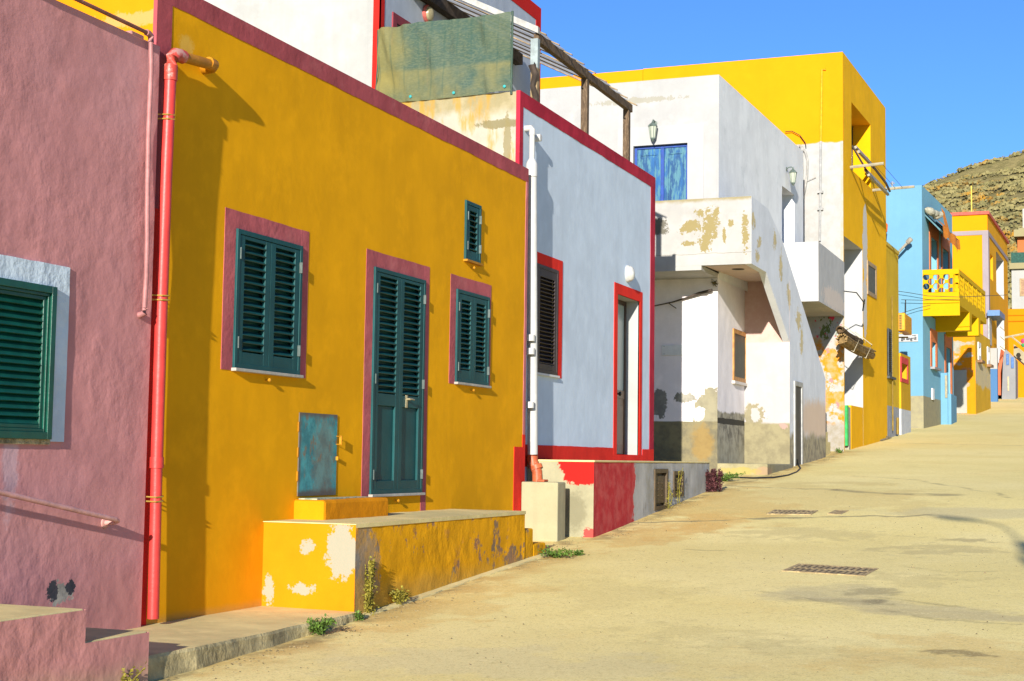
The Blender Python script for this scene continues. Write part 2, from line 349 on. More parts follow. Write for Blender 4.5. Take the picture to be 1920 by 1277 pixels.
    c = t.mix(t.math('MULTIPLY', t.ramp(t.noise(48, 3, 0.7, off=1), 0.53, 0.72), 0.45), c, (0.86, 0.75, 0.38))
    c = t.mix(t.math('MULTIPLY', t.ramp(t.noise(5, 6, 0.75, stretch=(0.6, 1, 1), off=4), 0.56, 0.74), 0.38), c, (0.44, 0.355, 0.145))
    c = t.mix(t.math('MULTIPLY', t.ramp(t.noise(22, 5, 0.8, off=14), 0.53, 0.66), 0.55), c, (0.38, 0.305, 0.125))
    c = t.mix(t.math('MULTIPLY', t.ramp(t.noise(18, 5, 0.8, off=24), 0.55, 0.68), 0.40), c, (0.86, 0.75, 0.40))
    t.lk(c, t.b.inputs['Base Color']); t.b.inputs['Roughness'].default_value = 0.92; t.b.inputs['Specular IOR Level'].default_value = 0.15
    h = t.math('ADD', t.math('MULTIPLY', t.noise(60, 3, 0.7), 0.12), t.math('MULTIPLY', t.noise(5, 4, 0.6), 0.4))
    bp = t.n.new('ShaderNodeBump'); bp.inputs['Strength'].default_value = 0.18; bp.inputs['Distance'].default_value = 0.04
    t.l.new(h, bp.inputs['Height']); t.l.new(bp.outputs[0], t.b.inputs['Normal'])
    me.materials.append(t.m); o = bpy.data.objects.new('road', me); COL.objects.link(o); struct(o)
build_ground()

M_conc = plaster('concrete_slab', (0.68, 0.56, 0.255), 0.10, 0.0, 0.12, 1.5, layers=[(lambda t: t.math('MULTIPLY', t.ramp(t.noise(9, 5, 0.7, off=2), 0.6, 0.75), 0.4), (0.42, 0.36, 0.20))])
M_kerb = plaster('kerb_concrete', (0.52, 0.43, 0.22), 0.2, 0.05, 0.5, 3.0, layers=[(lambda t: t.math('MULTIPLY', t.ramp(t.noise(5, 5, 0.7, off=2), 0.5, 0.7), 0.8), (0.24, 0.195, 0.10))])

# raised concrete pavement in front of the ochre house
def pavement():
    m = MB(); ys = np.linspace(8.215, 11.41, 34)
    fr = lambda y: -5.775 - 0.075*max(0, (y-9.2)/2.2) + 0.022*noise.noise(Vector((y*2.1, 0, 3)))+0.01*noise.noise(Vector((y*7, 0, 5)))
    zt = lambda y: -1.31 + 0.006*noise.noise(Vector((y*3, 2, 0)))
    for a, b in zip(ys[:-1], ys[1:]):
        m.face([(-6.85, a, -1.303), (fr(a), a, zt(a)), (fr(b), b, zt(b)), (-6.85, b, -1.303)])
    o = m.build('pavement', M_conc); struct(o)
    k = MB()
    for a, b in zip(ys[:-1], ys[1:]):
        fa, fb = fr(a), fr(b)
        j = lambda y, z: 0.014*noise.noise(Vector((y*5, z*9, 1)))
        zs = [(0.0, 0.0), (0.012, -0.02), (0.016, -0.06), (0.02, -0.12), (0.03, -0.35)]
        for (x1, z1), (x2, z2) in zip(zs[:-1], zs[1:]):
            k.face([(fa+x1+(j(a, z1) if z1 else 0), a, zt(a)+z1), (fa+x2+j(a, z2), a, zt(a)+z2), (fb+x2+j(b, z2), b, zt(b)+z2), (fb+x1+(j(b, z1) if z1 else 0), b, zt(b)+z1)])
    k.face([(fr(8.215), 8.215, -1.31), (-6.85, 8.215, -1.31), (-6.85, 8.215, -1.7), (fr(8.215), 8.215, -1.7)])
    o = k.build('kerb', M_kerb, smooth=True); struct(o)
pavement()
def edge_lip():
    m = MB(); ys = np.linspace(11.42, 16.2, 50); xo = lambda y: -5.825+0.03*noise.noise(Vector((y*1.7, 4, 0)))+0.012*noise.noise(Vector((y*6, 4, 0)))
    for a, b in zip(ys[:-1], ys[1:]):
        za, zb = ground(a)+0.012, ground(b)+0.012
        m.face([(-5.95, a, za+0.008), (xo(a), a, za), (xo(b), b, zb), (-5.95, b, zb+0.008)]); m.face([(xo(a), a, za), (xo(a)+0.012, a, za-0.05), (xo(b)+0.012, b, zb-0.05), (xo(b), b, zb)])
    struct(m.build('pavement', M_conc))
edge_lip()

# ================================================================== PINK HOUSE (left edge)
def pink_house():
    zt = WP.z(297, 86); y1 = 9.585
    t = thing('pink_house', 'dusty pink rough plastered house with green shutter, cut off by left edge', 'house', (-6.755, 9.5, -1.4))
    px = (0.55, 0.24, 0.232)
    hole = WP.P(*WP.uz(116, 1114)); h2 = WP.P(*WP.uz(98, 1106)); h3 = WP.P(*WP.uz(132, 1102))
    mat = plaster('pink_plaster', px, 0.07, 0.02, 0.27, 1.8, rough=0.85, lump=1.0, hf=0.15, layers=[
        (lambda t: t.math('MULTIPLY', t.patch(WP.P(*WP.uz(150, 985)), (0.3, 1.3, 0.25), 0.8, 4, 0.2), 0.35), (0.55, 0.25, 0.22)),
        (lambda t: t.math('MULTIPLY', t.ramp(t.noise(0.55, 5, 0.6, off=31), 0.48, 0.72), 0.5), (0.60, 0.30, 0.30)), (lambda t: t.math('MULTIPLY', t.below(-0.95, 0.22, 1.8, 0.25, off=3), 0.4), (0.50, 0.22, 0.17)),
        (lambda t: t.math('MULTIPLY', t.patch(WP.P(*WP.uz(20, 860)), (0.3, 0.08, 0.35), 0.8, 7, 0.3), 0.45), (0.50, 0.42, 0.47)),
        (lambda t: t.patch(hole, (0.3, 0.11, 0.075), 1.4, 9, 0.06), [(0.44, 0.41, 0.33), (0.24, 0.22, 0.18)]),
        (lambda t: t.patch(h2, (0.3, 0.055, 0.075), 1.2, 13, 0.06), (0.05, 0.05, 0.055)),
        (lambda t: t.patch(h3, (0.3, 0.05, 0.045), 1.2, 13, 0.06, off=3), (0.05, 0.05, 0.055)),
        (lambda t: t.math('MULTIPLY', t.math('SUBTRACT', 1.0, t.ramp(t.math('ABSOLUTE', t.math('SUBTRACT', t.noise(0.8, 5, 0.6, off=21, dist=0.6), 0.5)), 0.0, 0.004)), 0.10), (0.25, 0.09, 0.10))])
    fu = WP.u(99, 540); ftop = WP.z(100, 539); fbot = WP.z(88, 824); fl = fu-1.32
    m = MB(); m.grid(WP, 3.0, y1, -1.8, zt, holes=[(fl+0.03, fu-0.03, fbot+0.03, ftop-0.03)], o=0.0, step=0.045, amp=0.0050, freq=1.5, seed=3.0)
    m.smooth = True
    wl = m.build('wall', mat, t)
    b = MB(); b.face([(-6.755, y1, -1.8), (-6.755, y1, zt), (-12, y1, zt), (-12, y1, -1.8)]); b.face([(-6.755, 3, zt), (-12, 3, zt), (-12, y1, zt), (-6.755, y1, zt)])
    b.face([(-6.755, 3, -1.8), (-6.755, 3, zt), (-12, 3, zt), (-12, 3, -1.8)])
    b.build('roof', mat, t)
    # small broken bits of coping by the corner
    c = MB(); u, z = WP.uz(258, 66); c.wbox(WP, u-0.06, u+0.1, zt-0.01, zt+0.035, -0.12, -0.01); c.build('coping_fragment', paint('coping_pink', (0.34, 0.18, 0.17), 0.9), t, bevel=0.01)
    # window with pale blue surround and louvred shutter
    su = WP.u(129, 502); sl = su-1.62; stop = WP.z(129, 502); sbot = WP.z(116, 828.6)
    fu = WP.u(99, 540); ftop = WP.z(100, 539); fbot = WP.z(88, 824); fl = fu-1.32
    mb = plaster('pale_blue_border', (0.56, 0.65, 0.72), 0.06, 0.04, 0.35, 2.0)
    win = surround(WP, sl, su, sbot, stop, fl, fu, fbot, ftop, 0.014, 'window', mb, t)
    g = paint('green_enamel', (0.003, 0.066, 0.042), 0.38, 0.1, spec=0.4)
    fr = frame(WP, fl, fu, fbot, ftop, 0.05, -0.03, 0.042, 'frame', g, win)
    frame(WP, fl+0.05, fu-0.05, fbot+0.05, ftop-0.05, 0.022, -0.03, 0.026, 'inner_frame', g, win)
    leaf(WP, fl+0.072, fu-0.072, fbot+0.072, ftop-0.072, 0.012, win, g, stile=0.03, rails=(fbot+0.10, ftop-0.10), nsl=17, sl_w=0.066, tilt=55)
    s = MB(); s.wbox(WP, fl, fu+0.01, fbot-0.035, fbot-0.001, -0.01, 0.02); s.build('sill', plaster('crumbling_sill', (0.45, 0.36, 0.2), 0.3, 0, 0.8, 6), win)
pink_house()

def stoop():
    t = thing('doorstep', 'pink plastered stoop with two bare concrete treads below the green shutter', 'steps', (-6.2, 7.5, -1.5))
    m = plaster('pink_step_plaster', (0.54, 0.24, 0.22), 0.09, 0.03, 0.34, 2.0, lump=1.0, hf=0.12, grime=(-1.35, 0.12, (0.45, 0.36, 0.2)))
    xf = -5.72
    for (ya, yb, zt) in ((3.0, 7.555, -0.945), (7.555, 8.21, -1.145)):
        wf = facade(xf); k = MB(); k.smooth = True
        k.grid(wf, ya, yb, -1.9, zt, step=0.05, amp=0.006, freq=2.3, seed=9)
        k.face([(xf, yb, -1.9), (xf, yb, zt), (-6.755, yb, zt), (-6.755, yb, -1.9)])
        k.build('riser', m, t)
        n = MB(); n.box(-6.75, xf-0.012, ya, yb-0.01, zt-0.05, zt+0.006); n.build('tread', M_conc, t, bevel=0.008)
stoop()

def handrail():
    so = 0.13; a = WP.uz(-420, 824, so); b = WP.uz(216, 974, so)
    m = MB(); pts = [WP.P(a[0]+(b[0]-a[0])*k/10, a[1]+(b[1]-a[1])*k/10, so) for k in range(11)]
    t = thing('handrail', 'pink painted metal handrail sloping down the pink wall', 'handrail', (-6.7, 8.9, -0.5))
    mt = paint('rail_pink', (0.60, 0.31, 0.27), 0.45)
    m.tube(pts, 0.019, 12); m.build('rail', mt, t)
    k = MB(); k.tube([WP.P(b[0], b[1], so), WP.P(b[0]+0.035, b[1]-0.012, so-0.005), WP.P(b[0]+0.05, b[1]-0.025, so*0.6), WP.P(b[0]+0.05, b[1]-0.03, -0.01)], 0.018, 12)
    k.lathe(WP.P(b[0]+0.05, b[1]-0.03, -0.012), (1, 0, 0), [(0.04, 0), (0.04, 0.02), (0.03, 0.026)]); k.build('wall_bracket', mt, t)
handrail()

def thin_pipe():
    t = thing('drainpipe', 'thin pale pink pipe down the pink wall beside its corner', 'pipe', (-6.7, 9.4, 1.2))
    m = MB(); zr = WP.z(297, 86)
    p0 = WP.uz(283, 72, 0.045); p1 = WP.uz(272, 582, 0.045)
    pts = [WP.P(p0[0], p0[1], 0.045)]
    for k in range(1, 9):
        f = k/8; pts.append(WP.P(p0[0]+(p1[0]-p0[0])*f+0.004*math.sin(k*2.1), p0[1]+(p1[1]-p0[1])*f, 0.045+0.006*math.sin(k*1.3)))
    mt = paint('pipe_pale_pink', (0.36, 0.155, 0.15), 0.5)
    m.tube(pts, 0.019, 10); m.build('downpipe', mt, t)
    e = MB(); e.tube([WP.P(p1[0], p1[1]+0.02, 0.045), WP.P(p1[0], p1[1]-0.02, 0.04), WP.P(p1[0]-0.01, p1[1]-0.035, 0.01), WP.P(p1[0]-0.01, p1[1]-0.035, -0.02)], 0.025, 10)
    e.build('elbow', mt, t); e = MB()
    e.tube([WP.P(p0[0], p0[1]-0.03, 0.045), WP.P(p0[0], p0[1]+0.015, 0.045), WP.P(p0[0]-0.03, p0[1]+0.03, 0.045), WP.P(p0[0]-0.06, p0[1]+0.03, 0.045)], 0.025, 10)
    e.build('elbow', mt, t)
    h = MB(); h.tube([WP.P(p0[0]-0.05, p0[1]+0.03, 0.045), WP.P(7.6, p0[1]+0.05, 0.045)], 0.016, 8); h.build('horizontal_run', paint('pipe_brown', (0.22, 0.09, 0.06), 0.7, wear=(0.4, 0.2, 0.16)), t)
thin_pipe()

# ================================================================== OCHRE HOUSE
Y1A, Y1B, Z1 = 9.59, 17.73, 3.715
def ochre_house():
    t = thing('ochre_house', 'ochre yellow house with maroon borders and four dark green shutters', 'house', (-6.8, 13, -1.3))
    base = (0.74, 0.345, 0.0012)
    lay = [(lambda t: t.math('MULTIPLY', t.patch(W1.P(*W1.uz(350, 85)), (0.3, 0.10, 0.07), 1.0, 14, 0.3), 0.35), (0.74, 0.56, 0.16)),
           (lambda t: t.math('MULTIPLY', t.below(-0.95, 0.25, 1.6, 0.35), 0.45), (0.72, 0.30, 0.002))]
    mat = plaster('ochre_plaster', base, 0.06, 0.022, 0.10, 1.2, rough=0.85, lump=0.8, layers=lay, spec=0.12, grime=(-1.27, 0.05, (0.45, 0.26, 0.09)))
    OQ = [((442.3, 428), (564.4, 462.2), (558, 705), (434.5, 687.5)), ((700, 498), (796.5, 528), (787, 924), (691.5, 926)), ((855.7, 541.4), (913.9, 557.7), (914.5, 724), (851, 715.5)), ((872.3, 375), (900, 387), (897.5, 494), (869, 486))]
    HQ = [(lambda r: (r[0]+0.02, r[1]-0.02, r[2]+0.02, r[3]-0.02))(W1.rect(*q)) for q in OQ]
    m = MB(); m.smooth = True; m.grid(W1, Y1A, Y1B, -1.9, Z1, holes=HQ, step=0.09, amp=0.0016, freq=1.5, seed=1)
    m.build('wall', mat, t)
    wall2 = plaster('ochre_sunlit_side', (0.62, 0.215, 0.001), 0.06, 0.02, 0.15, 1.0, layers=[(lambda t: t.math('MULTIPLY', t.patch((-6.9, 9.59, 3.4), (0.4, 0.5, 0.06), 1.2, 11, 0.2), 0.6), (0.36, 0.28, 0.12))])  # sunlit copy of the wall yellow, darkened to offset direct sun
    b = MB(); b.face([(-6.8, Y1A, -1.9), (-13, Y1A, -1.9), (-13, Y1A, Z1), (-6.8, Y1A, Z1)]); b.build('side_wall', wall2, t)
    b = MB(); b.face([(-6.8, Y1A, Z1), (-13, Y1A, Z1), (-13, Y1B, Z1), (-6.8, Y1B, Z1)]); b.face([(-6.8, Y1B, -1.9), (-13, Y1B, -1.9), (-13, Y1B, Z1), (-6.8, Y1B, Z1)]); b.build('roof', M_conc, t)
    tm = plaster('maroon_border', MAROON, 0.10, 0.06, 0.2, 1.5, layers=[(lambda t: t.math('MULTIPLY', t.ramp(t.noise(3, 5, 0.7, off=3), 0.5, 0.8), 0.35), (0.50, 0.18, 0.17))])
    zb = W1.z(982, 337.6); zb = (zb + W1.z(640, 169))/2
    k = MB(); k.band(W1, Y1A-0.001, Y1B+0.001, zb, Z1+0.004, -0.03, 0.006)
    k.band(W1, Y1A-0.0004, W1.u(321, 60), 1.9, zb+0.02, -0.03, 0.0055, sides='r'); k.build('roof_border', tm, t)
    pk = plaster('pink_corner_border', (0.52, 0.17, 0.18), 0.10, 0.06, 0.2, 1.5)
    k = MB(); uc = W1.u(984, 500); k.band(W1, uc, Y1B+0.0004, 0.18, zb, -0.03, 0.005, sides='l'); k.build('corner_border', pk, t)
    rd = plaster('red_paint', RED, 0.08, 0.05, 0.2, 1.5)
    k = MB(); ua = W1.u(963.5, 838); zc = W1.z(975, 838); k.wbox(W1, ua, Y1B+0.0015, -1.5, zc, -0.03, 0.0065); k.wbox(W1, uc-0.01, Y1B+0.0015, zc, W1.z(984, 818)+0.02, -0.03, 0.0065); k.build('red_corner_patch', rd, t)
    k = MB(); k.wbox(W1, Y1A, W1.u(292, 600), -1.9, 3.05, -0.03, 0.004); k.build('red_corner_strip', rd, t)
    # ---- shuttered openings
    gm = paint('teal_green_enamel', (0.006, 0.062, 0.064), 0.48, 0.10, spec=0.22, scale=3)
    marb = plaster('pale_marble', (0.42, 0.39, 0.33), 0.1, 0, 0.1, 4)
    brass = paint('hinge_metal', (0.10, 0.13, 0.12), 0.5, metal=0.3)
    mw = tm if False else plaster('maroon_window_border', (0.42, 0.10, 0.11), 0.10, 0.05, 0.25, 1.5, layers=[(lambda t: t.math('MULTIPLY', t.ramp(t.noise(2.2, 6, 0.7, off=3), 0.48, 0.8), 0.35), (0.58, 0.24, 0.21))])
    def hinges(u0, u1, zl, parent):
        for z in zl:
            for u in (u0, u1):
                h = MB(); h.wbox(W1, u-0.006, u+0.006, z-0.05, z+0.05, 0.0, 0.048 if u == u1 else 0.036); h.build('hinge', brass, parent, bevel=0.002)
    def opening(fq, sq, zs, nsl, name, pan=None, two=True, sill_out=0.052, sill_mat=marb, sur=True, hz=(), zsur=None):
        u0, u1, z0, z1 = W1.rect(*fq)
        if sur:
            a0, a1, c0, c1 = W1.rect(*sq)
            if zsur is not None: c0 = zsur
            p = surround(W1, a0, a1, c0, c1, u0, u1, c0, z1, 0.0045, name, mw, t, bottom=False)
            frame(W1, u0, u1, z0, z1, 0.042, -0.05, 0.026, 'frame', gm, p)
        else: p = frame(W1, u0, u1, z0, z1, 0.042, -0.05, 0.026, name, gm, t)
        q0, q1 = u0+0.045, u1-0.045
        kw = dict(rails=(W1.z(*zs[0]), W1.z(*zs[1])), nsl=nsl, pan=(tuple(W1.z(*q) for q in pan) if pan else None))
        if two:
            um = (q0+q1)/2
            leaf(W1, q0, um-0.003, z0+0.004, z1-0.045, 0.020, p, gm, stile=0.082, **kw); leaf(W1, um+0.003, q1, z0+0.004, z1-0.045, 0.020, p, gm, stile=0.082, **kw)
        else: leaf(W1, q0, q1, z0+0.02, z1-0.045, 0.020, p, gm, stile=0.07, **kw)
        s = MB(); s.wbox(W1, u0-0.015, u1+0.02, z0-0.028, z0-0.001, -0.02, sill_out); s.build('sill', sill_mat, p, bevel=0.004)
        hinges(u0+0.045, u1-0.045, [W1.z(*q) for q in hz], p)
        k = MB(); uc = (u0+u1)/2; k.lathe(W1.P(uc, z0-0.075, 0.0), (1, 0, 0), [(0.006, 0), (0.006, 0.03), (0.016, 0.032), (0.018, 0.042), (0.008, 0.05)], 10); k.build('shutter_stop', paint('yellow_knob', (0.5, 0.22, 0.01), 0.5), p)
        return p, u0, u1, z0, z1
    opening(((442.3, 428), (564.4, 462.2), (558, 705), (434.5, 687.5)), ((421.9, 388.5), (578.5, 434.9), (572.9, 710.5), (414, 690.8)), ((480, 664), (480, 455.5)), 15, 'window', hz=((447, 475), (443, 642)))
    p, u0, u1, z0, z1 = opening(((700, 498), (796.5, 528), (787, 924), (691.5, 926)), ((685.6, 464.6), (806.2, 502.2), (796, 955), (678, 960)), ((720, 738.5), (725, 521)), 19, 'door', pan=((720, 901), (720, 761)), hz=((703, 540), (700, 710), (695, 890)), zsur=-0.60)
    h = MB(); hu, hz_ = W1.uz(759, 752); h.wbox(W1, hu-0.02, hu+0.02, hz_-0.07, hz_+0.06, 0.008, 0.026); h.lathe(W1.P(hu, hz_+0.02, 0.016), (1, 0, 0), [(0.012, 0), (0.012, 0.045)], 10)
    h.tube([W1.P(hu, hz_+0.02, 0.055), W1.P(hu+0.04, hz_+0.022, 0.06), W1.P(hu+0.11, hz_+0.018, 0.056)], 0.010, 8); h.build('handle', paint('handle_brass', (0.42, 0.36, 0.22), 0.35, metal=0.6), p)
    opening(((855.7, 541.4), (913.9, 557.7), (914.5, 724), (851, 715.5)), ((845.3, 512.2), (922, 536.7), (917, 729), (841, 717.4)), ((880, 696), (880, 566)), 14, 'window', hz=((859, 575), (855, 687)))
    ysill = paint('yellow_sill', (0.42, 0.18, 0.004), 0.7)
    opening(((872.3, 375), (900, 387), (897.5, 494), (869, 486)), None, ((884, 472), (884, 397)), 7, 'window', two=False, sur=False, sill_mat=ysill, hz=((876, 405), (873, 460)))
    # rusty meter hatch
    u0, u1, z0, z1 = W1.rect((560.8, 772.6), (631.9, 778.5), (627.3, 929.3), (556.5, 929.3))
    tt = NT('rusty_teal_metal')
    c = t_mix = tt.mix(tt.ramp(tt.noise(6, 6, 0.65), 0.35, 0.65), (0.03, 0.17, 0.19), (0.07, 0.33, 0.34))
    rust = tt.mix(tt.noise(20, 4), (0.16, 0.07, 0.025), (0.28, 0.17, 0.08))
    mid = W1.P((u0+u1)/2+0.05, (z0+z1)/2)
    c = tt.mix(tt.math('MULTIPLY', tt.ramp(tt.noise(6, 7, 0.72, stretch=(1, 1.6, 0.7), off=3), 0.55, 0.63), 0.85), c, rust)
    c = tt.mix(tt.math('MULTIPLY', tt.patch((mid[0], mid[1]+0.05, mid[2]-0.1), (0.5, 0.20, 0.50), 1.1, 14, 0.3, off=2), 0.4), c, rust)
    for (e, sgn, ax) in ((u0+0.025, 1, 1), (z0+0.05, 1, 2), (z1-0.035, -1, 2)):
        c = tt.mix(tt.math('MULTIPLY', tt.below(e, 0.05, 8, 0.03, axis=ax, sign=sgn), 0.9), c, (0.11, 0.075, 0.055))
    tt.lk(c, tt.b.inputs['Base Color']); tt.b.inputs['Roughness'].default_value = 0.7; tt.b.inputs['Metallic'].default_value = 0.15
    bp = tt.n.new('ShaderNodeBump'); bp.inputs['Strength'].default_value = 0.3; bp.inputs['Distance'].default_value = 0.01; tt.l.new(tt.noise(30, 5, 0.7), bp.inputs['Height']); tt.l.new(bp.outputs[0], tt.b.inputs['Normal'])
    k = MB(); k.wbox(W1, u0, u1, z0, z1, -0.02, 0.010); hp = k.build('meter_hatch', tt.m, t, bevel=0.003, label='rusty teal metal hatch')
    for zz in (W1.z(557, 800), W1.z(556, 848), W1.z(555, 893)): k = MB(); k.wbox(W1, u0-0.018, u0+0.002, zz-0.045, zz+0.045, 0.0, 0.010); k.build('hinge', ysill, hp, bevel=0.003)
    k = MB(); ul = u1+0.012; z_a, z_b = W1.z(630, 818), W1.z(630, 833)
    k.tube([W1.P(ul-0.03, z_a, 0.005), W1.P(ul, z_a, 0.045), W1.P(ul+0.01, z_a, 0.05)], 0.004, 6); k.tube([W1.P(ul-0.03, z_b, 0.005), W1.P(ul, z_b, 0.045), W1.P(ul+0.01, z_b, 0.05)], 0.004, 6)
    k.wbox(W1, ul, ul+0.012, z_b-0.005, z_a+0.005, 0.028, 0.052); k.build('latch', ysill, hp); k = MB(); k.wbox(W1, ul-0.03, ul-0.01, W1.z(629, 863), W1.z(629, 856), 0.0, 0.035); k.build('staple', ysill, hp)
    # plastered box below the hatch
    ya, yb = 11.925, 13.25; zt = -0.395
    bx = plaster('yellow_box_plaster', (0.64, 0.235, 0.001), 0.07, 0.03, 0.3, 2.0)
    k = MB(); k.box(-6.83, -6.492, ya, yb, -0.6, zt); bo = k.build('plinth_box', bx, t, bevel=0.03)
    k = MB(); k.box(-6.79, -6.60, ya+0.06, ya+0.62, zt-0.02, zt+0.012); k.box(-6.79, -6.66, ya+0.62, yb-0.12, zt-0.02, zt+0.008); k.build('lid', paint('weathered_board', (0.20, 0.28, 0.18), 0.9, wear=(0.4, 0.38, 0.25), wearamt=0.5), bo, bevel=0.003)
ochre_house()

def red_pipe():
    t = thing('drainpipe', 'fat red drainpipe in the corner between pink wall and ochre wall', 'pipe', (-6.68, 9.95, -1.3))
    rm = paint('salmon_red_pipe', (0.50, 0.040, 0.034), 0.42, 0.06, wear=(0.46, 0.11, 0.09), wearamt=0.66, scale=5, spec=0.35)
    off = 0.085; r = 0.047
    a = W1.uz(316, 128, off); b = W1.uz(285, 1160, off)
    ztop = W1.z(318, 100, 0.10)
    def at(f, o=off): return W1.P(a[0]+(b[0]-a[0])*f, a[1]+(b[1]-a[1])*f, o)
    m = MB(); m.tube([at(0.0, 0.105), at(0.2, 0.092), at(0.45, off), at(0.72, off), at(0.722, off)], r, 18); m.build('downpipe', rm, t)
    m = MB(); m.tube([at(0.722), at(0.8, off+0.004), at(1.0, off+0.01)], r*0.94, 18); m.tube([at(0.712), at(0.732)], r*1.14, 18); m.build('lower_pipe', rm, t)
    m = MB(); up = a[1]
    pts = [W1.P(a[0], up-0.10, 0.105), W1.P(a[0], up+0.02, 0.105), W1.P(a[0]+0.012, up+0.08, 0.107), W1.P(a[0]+0.05, up+0.118, 0.11), W1.P(a[0]+0.11, up+0.125, 0.112), W1.P(a[0]+0.15, up+0.125, 0.112)]
    m.tube(pts, r*1.16, 18); m.build('elbow', paint('salmon_elbow', (0.50, 0.06, 0.04), 0.45, wear=(0.40, 0.2, 0.17), wearamt=0.52, scale=4), t)
    e = W1.uz(398, 122, 0.112)
    m = MB(); m.tube([W1.P(a[0]+0.14, up+0.125, 0.112), W1.P(e[0], e[1], 0.112)], r*0.92, 18)
    m.tube([W1.P(e[0]-0.06, e[1]+0.002, 0.112), W1.P(e[0]+0.01, e[1], 0.112), W1.P(e[0]+0.035, e[1]-0.004, 0.085), W1.P(e[0]+0.038, e[1]-0.006, 0.03), W1.P(e[0]+0.038, e[1]-0.006, -0.03)], r*1.1, 18)
    m.build('horizontal_run', paint('ochre_pipe', (0.40, 0.16, 0.004), 0.5, wear=(0.6, 0.2, 0.08), wearamt=0.7), t)
    bw = paint('brass_wire', (0.45, 0.30, 0.06), 0.5, metal=0.4)
    for f in (0.088, 0.42, 0.783):
        m = MB()
        for d in (0.0, 0.008):
            p = at(f+d, off+0.01*(1-f)); m.tube([(p[0]-0.06, p[1]-0.06, p[2]), (p[0]+0.035, p[1]-0.048, p[2]-0.004), (p[0]+0.052, p[1]+0.01, p[2]), (p[0]+0.03, p[1]+0.05, p[2]+0.004), (p[0]-0.08, p[1]+0.06, p[2])], 0.006, 6)
        m.build('clamp', bw, t)
red_pipe()

# ---- terrace in front of the ochre house
def terrace():
    ya, yb, xf, zt = 11.405, 15.42, -5.9, -0.575
    t = thing('terrace', 'flaking yellow plastered terrace with concrete top before the ochre door', 'terrace', (-6.35, 13.4, -1.3))
    c1 = (-6.0, ya, -0.82)
    sidem = plaster('terrace_sunlit_side', (0.66, 0.195, 0.001), 0.05, 0.02, 0.18, 1.5, layers=[  # sun-facing side: yellow set darker than the front to balance the sunlight
        (lambda t: t.patch((-6.02, ya, -0.80), (0.15, 0.3, 0.25), 1.0, 7, 0.05), (0.29, 0.27, 0.20)),
        (lambda t: t.patch((-6.40, ya, -1.14), (0.11, 0.3, 0.05), 1.3, 10, 0.05, off=2), (0.29, 0.27, 0.20)),
        (lambda t: t.patch((-6.74, ya, -1.16), (0.05, 0.3, 0.12), 1.3, 12, 0.05, off=3), (0.29, 0.27, 0.20)),
        (lambda t: t.patch((-6.36, ya, -0.78), (0.06, 0.3, 0.05), 2.2, 14, 0.05, off=6), (0.29, 0.27, 0.20))])
    ws = WS(ya); m = MB(); m.smooth = True; m.grid(ws, -6.82, xf, -1.8, zt, step=0.05, amp=0.003, freq=2, seed=4)
    m.build('side_wall', sidem, t)
    fm = plaster('flaking_yellow_front', (0.72, 0.34, 0.002), 0.09, 0.03, 0.30, 1.7, lump=1.1, layers=[
        (lambda t: t.math('MULTIPLY', t.ramp(t.noise(2.6, 7, 0.72, stretch=(1, 1, 0.7), off=1), 0.552, 0.59), 0.85), [(0.14, 0.125, 0.10), (0.24, 0.12, 0.09)]),
        (lambda t: t.math('MULTIPLY', t.patch((xf, 11.55, -0.95), (0.5, 0.30, 0.42), 1.0, 6, 0.2, off=4), 0.75), [(0.20, 0.19, 0.17), (0.33, 0.22, 0.10)]),
        (lambda t: t.math('MULTIPLY', t.ramp(t.noise(4, 6, 0.7, off=5), 0.60, 0.66), 0.45), (0.42, 0.18, 0.05))], grime=(-1.12, 0.12, (0.42, 0.26, 0.06)))
    wf = facade(xf); m = MB(); m.smooth = True; m.grid(wf, ya, yb, -1.8, zt, step=0.045, amp=0.007, freq=2.6, seed=7)
    m.face([(xf, yb, -1.8), (xf, yb, zt), (-6.82, yb, zt), (-6.82, yb, -1.8)]); m.build('front_wall', fm, t)
    m = MB()
    ys = np.linspace(ya-0.012, yb+0.01, 26); xs = np.linspace(-6.81, xf+0.008, 7)
    top = [[m.vert((x, y, zt+0.004+0.004*noise.noise(Vector((x*3, y*3, 0))))) for x in xs] for y in ys]
    for j in range(len(ys)-1):
        for i in range(len(xs)-1): m.f.append([top[j][i], top[j][i+1], top[j+1][i+1], top[j+1][i]])
    for j in range(len(ys)-1): a, b = m.v[top[j][-1]], m.v[top[j+1][-1]]; m.face([a, (a[0], a[1], zt-0.03), (b[0], b[1], zt-0.03), b])
    for i in range(len(xs)-1): a, b = m.v[top[0][i]], m.v[top[0][i+1]]; m.face([a, b, (b[0], b[1], zt-0.003), (a[0], a[1], zt-0.003)])
    m.build('top_slab', M_conc, t)
    for (a, b, z) in ((yb, 15.72, -0.77), (15.72, 16.13, -0.945)):
        m = MB(); m.box(-6.75, xf-0.01, a+0.002, b, -1.6, z); m.build('step', fm, t, bevel=0.02)
terrace()

